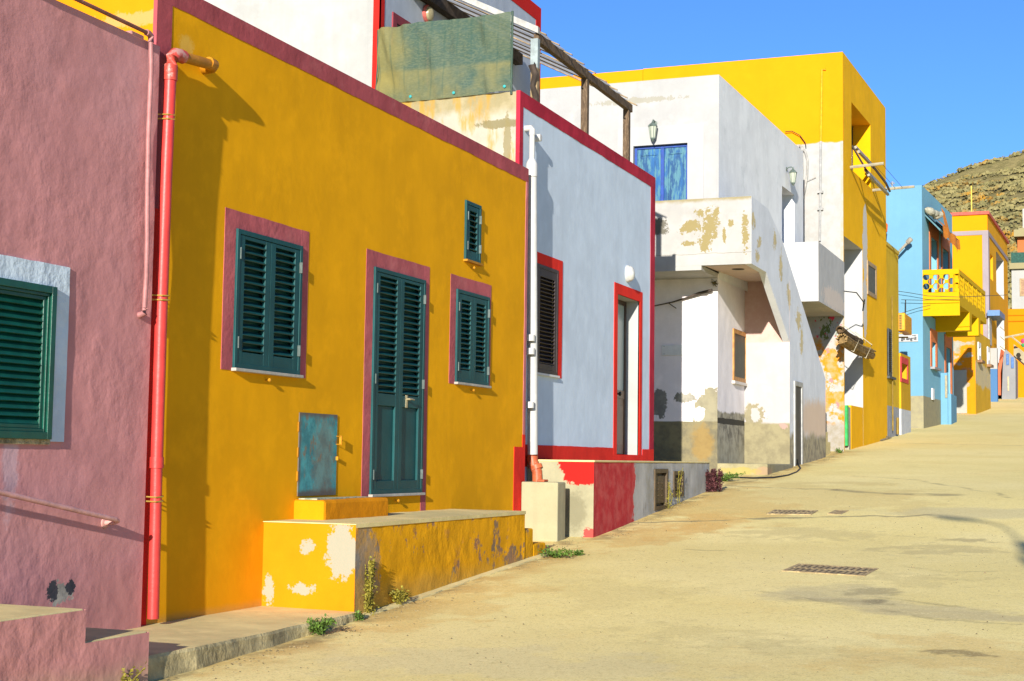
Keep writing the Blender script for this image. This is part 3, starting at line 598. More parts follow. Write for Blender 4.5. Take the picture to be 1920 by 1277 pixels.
# ================================================================== LIGHT BLUE HOUSE WITH RED BORDERS
Y2A, Y2B, Z2 = YW2, 24.12, 4.745
def blue_red_house():
    t = thing('pale_blue_house', 'pale blue house with bright red borders and roof terrace', 'house', (-6.95, 21, -0.5))
    base = (0.56, 0.645, 0.735)
    mat = plaster('pale_blue_plaster', base, 0.05, 0.035, 0.09, 1.2, lump=0.8, layers=[(lambda t: t.math('MULTIPLY', t.ramp(t.noise(1.0, 6, 0.7, stretch=(5, 5, 0.7), off=3), 0.58, 0.75), 0.3), (0.60, 0.66, 0.72))])
    du0, du1, dz0, dz1 = W2.rect((1157.8, 551.6), (1199.6, 565.4), (1196.7, 854.3), (1155.3, 853.3))
    wu0, wu1, wz0, wz1 = W2.rect((1011.3, 495.7), (1046.5, 507), (1043.4, 704.4), (1008.5, 699)); wu0 -= 0.1
    m = MB(); m.smooth = True; m.grid(W2, Y2A, Y2B, -1.6, Z2, holes=[(du0, du1, dz0, dz1), (wu0+0.02, wu1-0.02, wz0+0.02, wz1-0.02)], step=0.09, amp=0.003, freq=1.5, seed=11); m.build('wall', mat, t)
    wm = plaster('white_reveal', (0.36, 0.365, 0.35), 0.05, 0.02, 0.1)
    m = MB(); m.reveal(W2, du0, du1, dz0, dz1, 0.34); m.build('door_recess', wm, t)
    stain = plaster('stained_side_wall', (0.36, 0.335, 0.265), 0.08, 0.03, 0.25, 1.6, layers=[
        (lambda t: t.math('MULTIPLY', t.below(4.50, 0.30, 2.2, 0.10, sign=-1), 0.75), [(0.21, 0.165, 0.06), (0.28, 0.225, 0.11)]),
        (lambda t: t.math('MULTIPLY', t.ramp(t.noise(1.1, 5, 0.6, stretch=(3.2, 1, 0.8), off=2.5), 0.49, 0.60), 0.8), (0.36, 0.20, 0.025)),
        (lambda t: t.math('MULTIPLY', t.patch((-7.25, YW2, 4.35), (0.28, 1, 0.06), 1.2, 7, 0.2, off=3), 0.8), (0.15, 0.12, 0.045)),
        (lambda t: t.math('MULTIPLY', t.patch((-7.12, YW2, 4.1), (0.05, 1, 0.35), 1.0, 7, 0.15, off=8), 0.8), (0.19, 0.155, 0.07))])
    ws = WS(Y2A); m = MB(); m.smooth = True; m.grid(ws, -13, -6.95, -1.6, Z2+0.02, step=0.15, amp=0.003, seed=2); m.build('side_wall', stain, t)
    m = MB(); m.face([(-6.95, Y2A, Z2-0.02), (-13, Y2A, Z2-0.02), (-13, Y2B, Z2-0.02), (-6.95, Y2B, Z2-0.02)]); m.face([(-6.95, Y2B, -1.6), (-6.95, Y2B, Z2), (-13, Y2B, Z2), (-13, Y2B, -1.6)]); m.build('terrace_floor', M_conc, t)
    crim = plaster('crimson_border', (0.42, 0.022, 0.045), 0.14, 0.06, 0.2, 1.5, layers=[(lambda t: t.math('MULTIPLY', t.ramp(t.noise(2.5, 5, 0.7), 0.55, 0.75), 0.4), (0.56, 0.05, 0.06))])
    red = plaster('red_border', RED, 0.07, 0.04, 0.2, 1.5)
    zb = (W2.z(982, 205)+W2.z(1225, 350))/2
    ul = W2.u(980, 260); ur = W2.u(1218.5, 600)
    m = MB(); m.band(W2, Y2A-0.003, Y2B+0.002, zb, Z2+0.03, -0.05, 0.007, 0.012); m.band(W2, Y2A-0.0016, ul, 0.16, zb+0.03, -0.05, 0.0062, sides='r'); m.band(W2, ur, Y2B+0.001, 0.16, zb+0.03, -0.05, 0.0062, sides='l'); m.build('roof_border', crim, t)
    zr = W2.z(1100, 838); m = MB(); m.band(W2, Y2A-0.003, W2.u(1151.6, 845)+0.0, -0.1, zr, -0.05, 0.0075, sides='t'); m.band(W2, W2.u(1204, 845), Y2B+0.003, -0.1, zr, -0.05, 0.0075, sides='t'); m.wbox(W2, W2.u(1151.6, 845), W2.u(1204, 845), -0.1, dz0+0.01, -0.3, 0.0075); m.build('base_border', red, t)
    # door
    a0, a1, c0, c1 = W2.rect((1151.6, 528.4), (1204, 548.9), (1202, 838), (1149.5, 838))
    d = surround(W2, a0, a1, dz0+0.01, c1, du0, du1, dz0+0.01, dz1, 0.009, 'door', red, t, bottom=False)
    brown = paint('brown_aluminium', (0.060, 0.034, 0.020), 0.4, 0.1, spec=0.4); o = -0.22
    frame(W2, du0+0.0, du1-0.002, dz0+0.002, dz1-0.004, 0.07, o-0.05, o, 'frame', brown, d, bottom=False)
    zk = W2.z(1170, 742)
    m = MB(); m.wbox(W2, du0+0.07, du1-0.07, dz0+0.02, zk-0.02, o-0.05, o-0.012); m.wbox(W2, du0+0.14, du1-0.14, dz0+0.16, zk-0.14, o-0.02, o-0.004); m.wbox(W2, du0+0.07, du1-0.07, zk-0.02, zk+0.11, o-0.05, o-0.005); m.build('panel', paint('brown_door_panel', (0.17, 0.10, 0.05), 0.35, 0.08), d, bevel=0.004)
    m = MB(); m.wbox(W2, du0+0.07, du1-0.07, zk+0.11, dz1-0.07, o-0.04, o-0.02); m.build('glass', glass('frosted_glass', (0.33, 0.40, 0.36), 0.25), d)
    m = MB(); m.lathe(W2.P((du0+du1)/2+0.1, zk+0.045, o-0.005), (1, 0, 0), [(0.015, 0), (0.015, 0.04), (0.035, 0.05), (0.038, 0.07), (0.02, 0.085)], 12); m.build('knob', paint('dark_knob', (0.02, 0.018, 0.015), 0.3), d)
    # window behind the white pipe
    s0, s1, t0, t1 = W2.rect((1003, 471), (1054, 489.5), (1052.7, 709), (1001, 702)); s0 -= 0.2
    wn = surround(W2, s0, s1, t0, t1, wu0, wu1, wz0, wz1, 0.008, 'window', red, t, bottom=False)
    br2 = paint('dark_brown_shutter', (0.035, 0.022, 0.022), 0.45, 0.1)
    frame(W2, wu0, wu1, wz0, wz1, 0.05, -0.04, 0.014, 'frame', br2, wn)
    leaf(W2, wu0+0.05, wu1-0.05, wz0+0.05, wz1-0.05, 0.008, wn, br2, stile=0.08, rails=(wz0+0.13, wz1-0.16), nsl=22)
    m = MB(); m.wbox(W2, wu0-0.05, wu1+0.02, wz0-0.03, wz0-0.002, -0.02, 0.04); m.build('sill', plaster('pale_sill', (0.6, 0.6, 0.58), 0.05, 0, 0.1), wn)
    # ------ set-back upper storey
    XU = -9.02; WU = facade(XU); ZU = WU.z(1012, 15)
    yub = WU.u(1013, 100)
    gw = plaster('upper_wall_shaded', (0.40, 0.44, 0.50), 0.05, 0.04, 0.15, 1.2)  # street face of the upper storey, blue-grey of its shade put into the colour
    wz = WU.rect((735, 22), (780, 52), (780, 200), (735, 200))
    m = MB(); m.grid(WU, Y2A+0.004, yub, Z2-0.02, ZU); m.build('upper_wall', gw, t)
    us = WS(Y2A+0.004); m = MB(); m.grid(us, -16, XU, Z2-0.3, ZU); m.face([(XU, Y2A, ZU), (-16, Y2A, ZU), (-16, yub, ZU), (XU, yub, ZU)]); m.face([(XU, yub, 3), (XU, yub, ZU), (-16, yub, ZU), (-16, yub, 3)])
    m.build('upper_side_wall', plaster('upper_side_sunlit', (0.36, 0.355, 0.335), 0.07, 0.05, 0.2, 1.2), t)  # sunlit face of the same storey, white held down against the sun
    m = MB(); w_ = 0.10
    m.wbox(us, XU-0.085, XU+0.006, Z2-0.1, ZU+0.002, -0.05, 0.006); m.wbox(WU, Y2A, Y2A+0.16, Z2, ZU-0.2, -0.05, 0.006); m.wbox(WU, Y2A, yub+0.005, ZU-0.26, ZU+0.004, -0.05, 0.0065); m.wbox(WU, yub-0.24, yub+0.005, Z2, ZU-0.26, -0.05, 0.0065)
    m.build('upper_border', plaster('bright_red_border', (0.50, 0.014, 0.009), 0.05, 0.02, 0.15), t)
    a = WU.uz(735, 22); b = WU.uz(770, 45)
    rw = frame(WU, a[0], a[0]+1.3, a[1]-1.6, a[1], 0.13, -0.03, 0.02, 'upper_window', paint('dark_red_frame', (0.22, 0.02, 0.03), 0.5), t)
    m = MB(); m.wbox(WU, a[0]+0.13, a[0]+1.17, a[1]-1.47, a[1]-0.13, -0.03, 0.004); m.build('pane', glass('dark_pane', (0.05, 0.03, 0.03)), rw)
blue_red_house()

def round_wall_lamp():
    WU = facade(-9.02); u, z = WU.uz(799, 27)
    t = thing('wall_lamp', 'round pink and cream wall lamp high above the green netting', 'wall lamp', WU.P(u, z))
    m = MB(); m.lathe(WU.P(u, z, 0), (1, 0, 0), [(0.13, 0), (0.14, 0.03), (0.12, 0.05)], 20); m.build('base', paint('pink_lamp_base', (0.45, 0.11, 0.09), 0.4), t)
    m = MB(); m.lathe(WU.P(u, z, 0.06), (1, 0, 0), [(0.11, -0.01), (0.10, 0.02), (0.06, 0.045), (0.01, 0.05)], 20); m.smooth = True; m.build('shade', paint('cream_shade', (0.32, 0.28, 0.16), 0.3), t)
round_wall_lamp()

def oval_lamp():
    u, z = W2.uz(1181, 513, 0.05)
    t = thing('wall_lamp', 'white oval bulkhead lamp above the red framed door', 'wall lamp', W2.P(u, z))
    def ov(m, prof, o0):
        n = 18; rings = []
        for r, h in prof: rings.append([m.vert(W2.P(u+0.105*r*math.cos(2*math.pi*k/n), z+0.135*r*math.sin(2*math.pi*k/n), o0+h)) for k in range(n)])
        for i in range(len(rings)-1):
            for k in range(n): m.f.append([rings[i][k], rings[i][(k+1) % n], rings[i+1][(k+1) % n], rings[i+1][k]])
        m.f.append(rings[-1]); m.smooth = True
    m = MB(); ov(m, [(1, 0), (1.02, 0.03), (0.95, 0.045)], 0); m.build('base', paint('white_lamp_base', (0.5, 0.5, 0.47), 0.4), t)
    m = MB(); ov(m, [(0.92, 0.045), (0.88, 0.075), (0.7, 0.105), (0.4, 0.12), (0.05, 0.125)], 0); m.build('shade', paint('opal_shade', (0.5, 0.5, 0.46), 0.25), t)
oval_lamp()

def white_pipe():
    t = thing('drainpipe', 'white plastic drainpipe between ochre wall and pale blue wall', 'pipe', (-6.85, 18.3, 0))
    wm = paint('white_pvc', (0.46, 0.455, 0.43), 0.4, 0.05, wear=(0.36, 0.33, 0.28), wearamt=0.7, scale=4)
    off = 0.108
    a = W2.uz(997, 312, off); b = W2.uz(998.5, 852, off)
    m = MB(); m.tube([W2.P(a[0], a[1], off), W2.P(b[0], b[1], off)], 0.068, 18); m.build('downpipe', wm, t)
    m = MB(); m.tube([W2.P(a[0], a[1]-0.14, off), W2.P(a[0], a[1]+0.02, off), W2.P(a[0], a[1]+0.05, off), W2.P(a[0], a[1]+0.10, off)], [0.076, 0.076, 0.068, 0.04], 18); m.build('collar', wm, t)
    for py in (635, 660, 760): p = W2.uz(998, py, off); m = MB(); m.tube([W2.P(a[0], p[1]-0.04, off), W2.P(a[0], p[1]+0.04, off)], 0.073, 18); m.build('collar', wm, t)
    c = W2.uz(995, 245, off); m = MB(); m.tube([W2.P(a[0], a[1]+0.08, off), W2.P(a[0], c[1], off)], 0.036, 14); m.tube([W2.P(a[0], c[1]-0.05, off), W2.P(a[0], c[1]+0.02, off), W2.P(a[0]+0.02, c[1]+0.05, off-0.02), W2.P(a[0]+0.02, c[1]+0.05, -0.02)], 0.042, 14)
    m.build('upper_pipe', wm, t); m = MB(); d = W2.uz(1006, 254, 0.08); m.lathe(W2.P(d[0]+0.06, d[1]-0.02, 0), (1, 0, 0), [(0.05, 0), (0.05, 0.12), (0.035, 0.125)], 14); m.build('outlet', wm, t)
white_pipe()

def orange_elbow():
    p = W2.uz(998, 858, 0.085)
    t = thing('pipe_elbow', 'orange drain elbow under the white pipe on a cream block', 'pipe', W2.P(p[0], -0.2))
    om = paint('orange_pvc', (0.46, 0.10, 0.035), 0.45, wear=(0.4, 0.2, 0.14), wearamt=0.62)
    m = MB(); u = p[0]; m.tube([W2.P(u, p[1]+0.03, 0.085), W2.P(u, p[1]-0.03, 0.085), W2.P(u-0.02, p[1]-0.10, 0.12), W2.P(u-0.02, -0.16, 0.16), W2.P(u-0.02, -0.31, 0.17)], [0.075, 0.075, 0.07, 0.066, 0.066], 14)
    m.build('elbow', om, t); m = MB(); m.tube([W2.P(u-0.02, -0.13, 0.16), W2.P(u-0.02, -0.08, 0.14)], 0.08, 14); m.build('collar', om, t)
    k = MB(); k.box(-6.62, -6.52, 17.7, 17.86, -0.285, -0.255); k.build('broken_tile', om, t, bevel=0.01)
orange_elbow()

def cream_block():
    m = MB(); m.box(-6.79, -6.30, 17.60, 17.9, -1.4, -0.285)
    o = m.build('drain_block', plaster('cream_cement', (0.33, 0.305, 0.185), 0.06, 0.04, 0.2, 1.8, layers=[(lambda t: t.math('MULTIPLY', t.ramp(t.noise(3, 5, 0.6, off=4), 0.55, 0.75), 0.5), (0.28, 0.25, 0.145))]), bevel=0.015)
    tag(o, 'cream cement block against the red painted house corner', 'block')
cream_block()

def platform():
    ya, yb, xf, zt = 18.2, 24.27, -6.03, -0.012
    t = thing('terrace', 'cement and crimson patched platform under the pale blue house', 'terrace', (-6.5, 21, -0.8))
    ws = WS(ya); m = MB(); m.smooth = True; m.grid(ws, -6.94, xf, -1.4, zt, step=0.06, amp=0.003, seed=5)
    m.build('side_wall', plaster('cement_red_side', (0.32, 0.295, 0.185), 0.08, 0.05, 0.25, 1.5, layers=[
        (lambda t: t.math('MULTIPLY', t.patch((-6.3, ya, -0.65), (0.16, 1, 0.25), 0.8, 5, 0.3), 0.6), (0.15, 0.135, 0.08)),
        (lambda t: t.patch((-6.13, ya, -0.06), (0.38, 1, 0.26), 0.40, 7, 0.04), (0.42, 0.012, 0.009)),
        (lambda t: t.patch((-6.06, ya, -0.98), (0.1, 1, 0.13), 0.9, 9, 0.06), (0.4, 0.06, 0.05))]), t)
    vd = [WQ.rect((1226.7, 878.4), (1251.9, 879.8), (1249, 956), (1225.3, 956)), WQ.rect((1262.9, 882.6), (1281, 884), (1279.5, 930), (1260.8, 931.5))]
    fm = plaster('cement_front', (0.42, 0.41, 0.37), 0.12, 0.06, 0.20, 1.3, lump=1.0, layers=[
        (lambda t: t.math('MULTIPLY', t.ramp(t.noise(2.0, 6, 0.7, off=5), 0.5, 0.66), 0.7), (0.29, 0.27, 0.20)),
        (lambda t: t.math('MULTIPLY', t.ramp(t.noise(3.0, 6, 0.7, stretch=(3, 3, 0.8), off=1), 0.56, 0.7), 0.6), (0.16, 0.15, 0.12)),
        (lambda t: t.below(20.0, 0.55, 1.7, 0.03, axis=1), [(0.40, 0.028, 0.030), (0.46, 0.075, 0.065)])])
    m = MB(); m.smooth = True; m.grid(WQ, ya, yb, -1.4, zt, holes=[v for v in vd], step=0.06, amp=0.0035, freq=2.2, seed=8)
    m.face([(xf, yb, -1.4), (xf, yb, zt), (-6.94, yb, zt), (-6.94, yb, -1.4)]); m.build('front_wall', fm, t)
    m = MB(); m.box(-6.94, xf+0.012, ya-0.008, yb+0.01, zt-0.018, zt+0.008); m.build('top_slab', M_conc, t, bevel=0.012)
    dk = paint('brown_hatch', (0.085, 0.055, 0.025), 0.5, 0.15)
    for v in vd:
        m = MB(); m.reveal(WQ, *v, 0.05); m.wbox(WQ, v[0], v[0]+0.06, v[2], v[3], -0.045, 0.02); m.wbox(WQ, v[1]-0.06, v[1], v[2], v[3], -0.045, 0.02); m.wbox(WQ, v[0]+0.06, v[1]-0.06, v[3]-0.06, v[3], -0.045, 0.019); m.wbox(WQ, v[0]+0.06, v[1]-0.06, v[2], v[2]+0.06, -0.045, 0.019)
        hm = m.build('vent_hatch', dk, t)
        k = MB(); k.wbox(WQ, v[0]+0.10, v[1]-0.10, v[2]+0.10, v[3]-0.10, -0.04, -0.01)
        for i in range(3):
            for j in range(2): k.lathe(WQ.P(v[0]+(v[1]-v[0])*(0.35+0.3*j), v[2]+(v[3]-v[2])*(0.35+0.15*i), -0.012), (1, 0, 0), [(0.014, 0), (0.01, 0.012)], 8)
        k.build('panel', dk, hm)
platform()

# ---- roof terrace: pergola, netting
def pergola():
    WG = facade(-7.08); WU = facade(-9.02)
    t = thing('pergola', 'weathered timber pergola with pale sheet roof on the pale blue terrace', 'pergola', (-8, 21, 4.74))
    wood = paint('grey_brown_timber', (0.10, 0.065, 0.038), 0.85, 0.2, wear=(0.18, 0.125, 0.075), wearamt=0.55, scale=5, stretch=(6, 6, 0.8), bump=0.3)
    dark = paint('dark_timber', (0.055, 0.04, 0.03), 0.9, 0.2); tan = paint('tan_timber', (0.26, 0.185, 0.095), 0.8, 0.15, scale=12)
    ya, yb = WG.u(1008, 60), WG.u(1180, 196); zf = 5.83; zb = 6.78; xf, xb = -7.08, -8.98
    zz = lambda x: zf + (zb-zf)*(xf-x)/(xf-xb)
    for (px, py, wd) in ((1005, 120, 0.10), (1098, 200, 0.10), (1176, 250, 0.10)):
        u = WG.u(px, py); m = MB(); m.prism([(xf-0.06, u-0.05, Z2-0.02), (xf+0.04, u-0.05, Z2-0.02), (xf+0.04, u+0.05, Z2-0.02), (xf-0.06, u+0.05, Z2-0.02)], (0, 0, zf-0.12-Z2)); m.build('post', wood if px > 1010 else tan, t, bevel=0.006)
        if px < 1010:
            m = MB(); m.prism([(xf-0.062, u-0.052, 5.30), (xf+0.042, u-0.052, 5.30), (xf+0.042, u+0.03, 5.30), (xf-0.062, u+0.03, 5.30)], (0, 0, 0.41)); m.build('post_sleeve', paint('pale_sleeve', (0.26, 0.31, 0.31), 0.6), t)
            m = MB(); m.tube([(xf+0.0, u-0.06, 4.72), (xf+0.03, u-0.07, 4.9), (xf-0.02, u-0.065, 5.05), (xf+0.02, u-0.07, 5.2), (xf-0.03, u-0.07, 5.33), (xf+0.01, u-0.06, 5.36)], [0.045, 0.05, 0.04, 0.05, 0.055, 0.03], 8); m.build('gnarled_prop', dark, t)
    m = MB(); m.box(xf-0.04, xf+0.04, ya-0.05, yb+0.06, zf-0.155, zf-0.03); m.build('beam', wood, t, bevel=0.006)
    m = MB(); m.box(xb-0.03, xb+0.10, ya-0.1, yb-0.2, zb-0.22, zb-0.04); m.build('beam', dark, t)
    nr = 9
    for k in range(nr):
        y = ya + (yb-ya)*(k+0.0)/(nr-1); m = MB()
        x1, x0 = xf+0.13, xb; s = 0.022
        m.prism([(x1, y-s, zz(x1)+0.0), (x1, y+s, zz(x1)+0.0), (x1, y+s, zz(x1)+0.018), (x1, y-s, zz(x1)+0.018)], (x0-x1, 0, zz(x0)-zz(x1))); m.build('rafter', tan if k == 0 else (paint('rafter_timber', (0.30, 0.21, 0.11), 0.85, 0.2) if k == 1 else bpy.data.materials['rafter_timber']), t)
    sh = NT('pale_sheet'); sh.lk(sh.mix(sh.noise(2.0, 4), (0.40, 0.38, 0.34), (0.52, 0.51, 0.47)), sh.b.inputs['Base Color']); sh.b.inputs['Roughness'].default_value = 0.7
    tl_ = sh.n.new('ShaderNodeBsdfTranslucent'); tl_.inputs[0].default_value = (0.72, 0.70, 0.64, 1); mx_ = sh.n.new('ShaderNodeMixShader'); mx_.inputs[0].default_value = 0.6; sh.l.new(sh.b.outputs[0], mx_.inputs[1]); sh.l.new(tl_.outputs[0], mx_.inputs[2]); sh.l.new(mx_.outputs[0], sh.n['Material Output'].inputs['Surface'])
    m = MB(); ny = 24
    for j in range(ny):
        a, b = ya-0.06+(yb-ya-0.0)*j/ny, ya-0.06+(yb-ya)*(j+1)/ny
        for (x0, x1) in ((xf+0.02, -8.0), (-8.0, xb)):
            if random.random() < 0.22: continue
            d = lambda y: 0.015*math.sin(y*9)
            m.face([(x0, a, zz(x0)+0.025+d(a)), (x0, b, zz(x0)+0.025+d(b)), (x1, b, zz(x1)+0.025+d(b)), (x1, a, zz(x1)+0.025+d(a))])
    m.build('roof_sheet', sh.m, t)
    m = MB(); s = 0.05; x1 = xf+0.05
    m.prism([(x1, ya-0.12, zz(x1)-0.03), (x1, ya-0.05, zz(x1)-0.03), (x1, ya-0.05, zz(x1)+0.06), (x1, ya-0.12, zz(x1)+0.06)], (xb-x1, 0, zz(xb)-zz(x1))); m.build('fascia', paint('white_fascia', (0.36, 0.35, 0.32), 0.6), t)
pergola()

def netting():
    yn = YW2+0.02; ws = WS(yn)
    t = thing('shade_netting', 'faded green shade netting tied along the terrace edge', 'netting', (-8, yn, 4.8))
    tl, tr, br, bl = ws.uz(710, 57), ws.uz(961, 25), ws.uz(961, 171), ws.uz(704, 196)
    nm = NT('green_netting')
    c = nm.mix(nm.ramp(nm.noise(55, 2, 0.6, stretch=(0.3, 1, 1)), 0.4, 0.65), (0.046, 0.080, 0.062), (0.085, 0.112, 0.076))
    c = nm.mix(nm.math('MULTIPLY', nm.ramp(nm.noise(30, 3, 0.6, stretch=(0.2, 1, 1), off=2), 0.45, 0.7), 0.6), c, (0.052, 0.088, 0.075))
    c = nm.mix(nm.math('MULTIPLY', nm.ramp(nm.noise(1.3, 4, 0.6, off=6), 0.40, 0.8), 0.30), c, (0.15, 0.145, 0.065))
    c = nm.mix(nm.math('MULTIPLY', nm.math('MULTIPLY', nm.below(5.16, 0.05, 1.5, 0.04), 0.6), nm.ramp(nm.noise(1.7, 3, off=3), 0.30, 0.6)), c, (0.20, 0.17, 0.06))
    c = nm.mix(nm.math('MULTIPLY', nm.below(-8.66, 0.45, 2.0, 0.28, axis=0, off=2), 0.5), c, (0.25, 0.195, 0.05))
    fr_ = nm.math('FRACT', nm.math('ADD', nm.math('MULTIPLY', nm.sepz(0), 5.2), nm.math('MULTIPLY', nm.noise(1.6, 2), 0.5))); seam = nm.math('SUBTRACT', 1.0, nm.ramp(nm.math('ABSOLUTE', nm.math('SUBTRACT', fr_, 0.5)), 0.02, 0.10)); c = nm.mix(nm.math('MULTIPLY', nm.math('MULTIPLY', seam, 0.35), nm.ramp(nm.noise(1.4, 3, off=5), 0.4, 0.6)), c, (0.03, 0.07, 0.055))
    nm.lk(c, nm.b.inputs['Base Color']); nm.b.inputs['Roughness'].default_value = 0.9; nm.b.inputs['Specular IOR Level'].default_value = 0.02
    tr_ = nm.n.new('ShaderNodeBsdfTransparent'); mx = nm.n.new('ShaderNodeMixShader'); mx.inputs[0].default_value = 0.93
    nm.l.new(tr_.outputs[0], mx.inputs[1]); nm.l.new(nm.b.outputs[0], mx.inputs[2]); nm.l.new(mx.outputs[0], nm.n['Material Output'].inputs['Surface'])
    bp = nm.n.new('ShaderNodeBump'); bp.inputs['Strength'].default_value = 0.35; bp.inputs['Distance'].default_value = 0.03; nm.l.new(nm.math('ADD', nm.noise(5, 4, 0.6, stretch=(1.5, 1, 0.6)), nm.math('MULTIPLY', nm.noise(90, 1), 0.15)), bp.inputs['Height']); nm.l.new(bp.outputs[0], nm.b.inputs['Normal'])
    m = MB(); m.smooth = True; nu, nz = 70, 34; ids = []
    for i in range(nu+1):
        f = i/nu; row = []
        top = tl[1]+(tr[1]-tl[1])*f + 0.012*math.sin(f*7)+0.02*math.sin(math.pi*f)+0.012*noise.noise(Vector((f*12, 0, 0))); bot = bl[1]+(br[1]-bl[1])*f - 0.02*math.sin(math.pi*f)
        for j in range(nz+1):
            g = j/nz; x = (bl[0]+(br[0]-bl[0])*f)*(1-g)+(tl[0]+(tr[0]-tl[0])*f)*g + (0.05*math.sin(g*math.pi) if i == 0 else 0)
            o = 0.05+0.05*noise.noise(Vector((f*6+g*1.5, g*2.2, 1)))+0.008*math.sin(f*31+3.0*noise.noise(Vector((f*5, g, 2))))+0.030*noise.noise(Vector((f*17+g*2, g*3, 4)))+0.014*noise.noise(Vector((f*38, g*11, 7))) + (0.05*math.exp(-(f-0.10)**2/0.006)*math.sin(g*6+f*30))
            row.append(m.vert(ws.P(x, bot+(top-bot)*g, o)))
        ids.append(row)
    for i in range(nu):
        for j in range(nz): m.f.append([ids[i][j], ids[i+1][j], ids[i+1][j+1], ids[i][j+1]])
    m.build('net', nm.m, t)
    p = MB(); p.tube([ws.P(tr[0]+0.01, br[1]-0.05, 0.03), ws.P(tr[0]+0.012, tr[1]+0.02, 0.03)], 0.016, 8); p.build('pole', paint('dark_green_pole', (0.03, 0.06, 0.04), 0.6), t); p = MB(); p.tube([ws.P(bl[0]-0.0, bl[1], 0.02), ws.P(bl[0]+0.03, (bl[1]+tl[1])/2, 0.02), ws.P(tl[0], tl[1], 0.02)], 0.012, 6); p.build('pole', bpy.data.materials['dark_green_pole'], t)
    tq = paint('turquoise_plastic', (0.03, 0.30, 0.30), 0.4)
    for px, py in ((773, 183), (854, 176), (949, 164)): u, z = ws.uz(px, py); k = MB(); k.lathe(ws.P(u, z, 0.05), (0, -1, 0), [(0.021, 0), (0.021, 0.015), (0.01, 0.02)], 8); k.build('clip', tq, t)
netting()

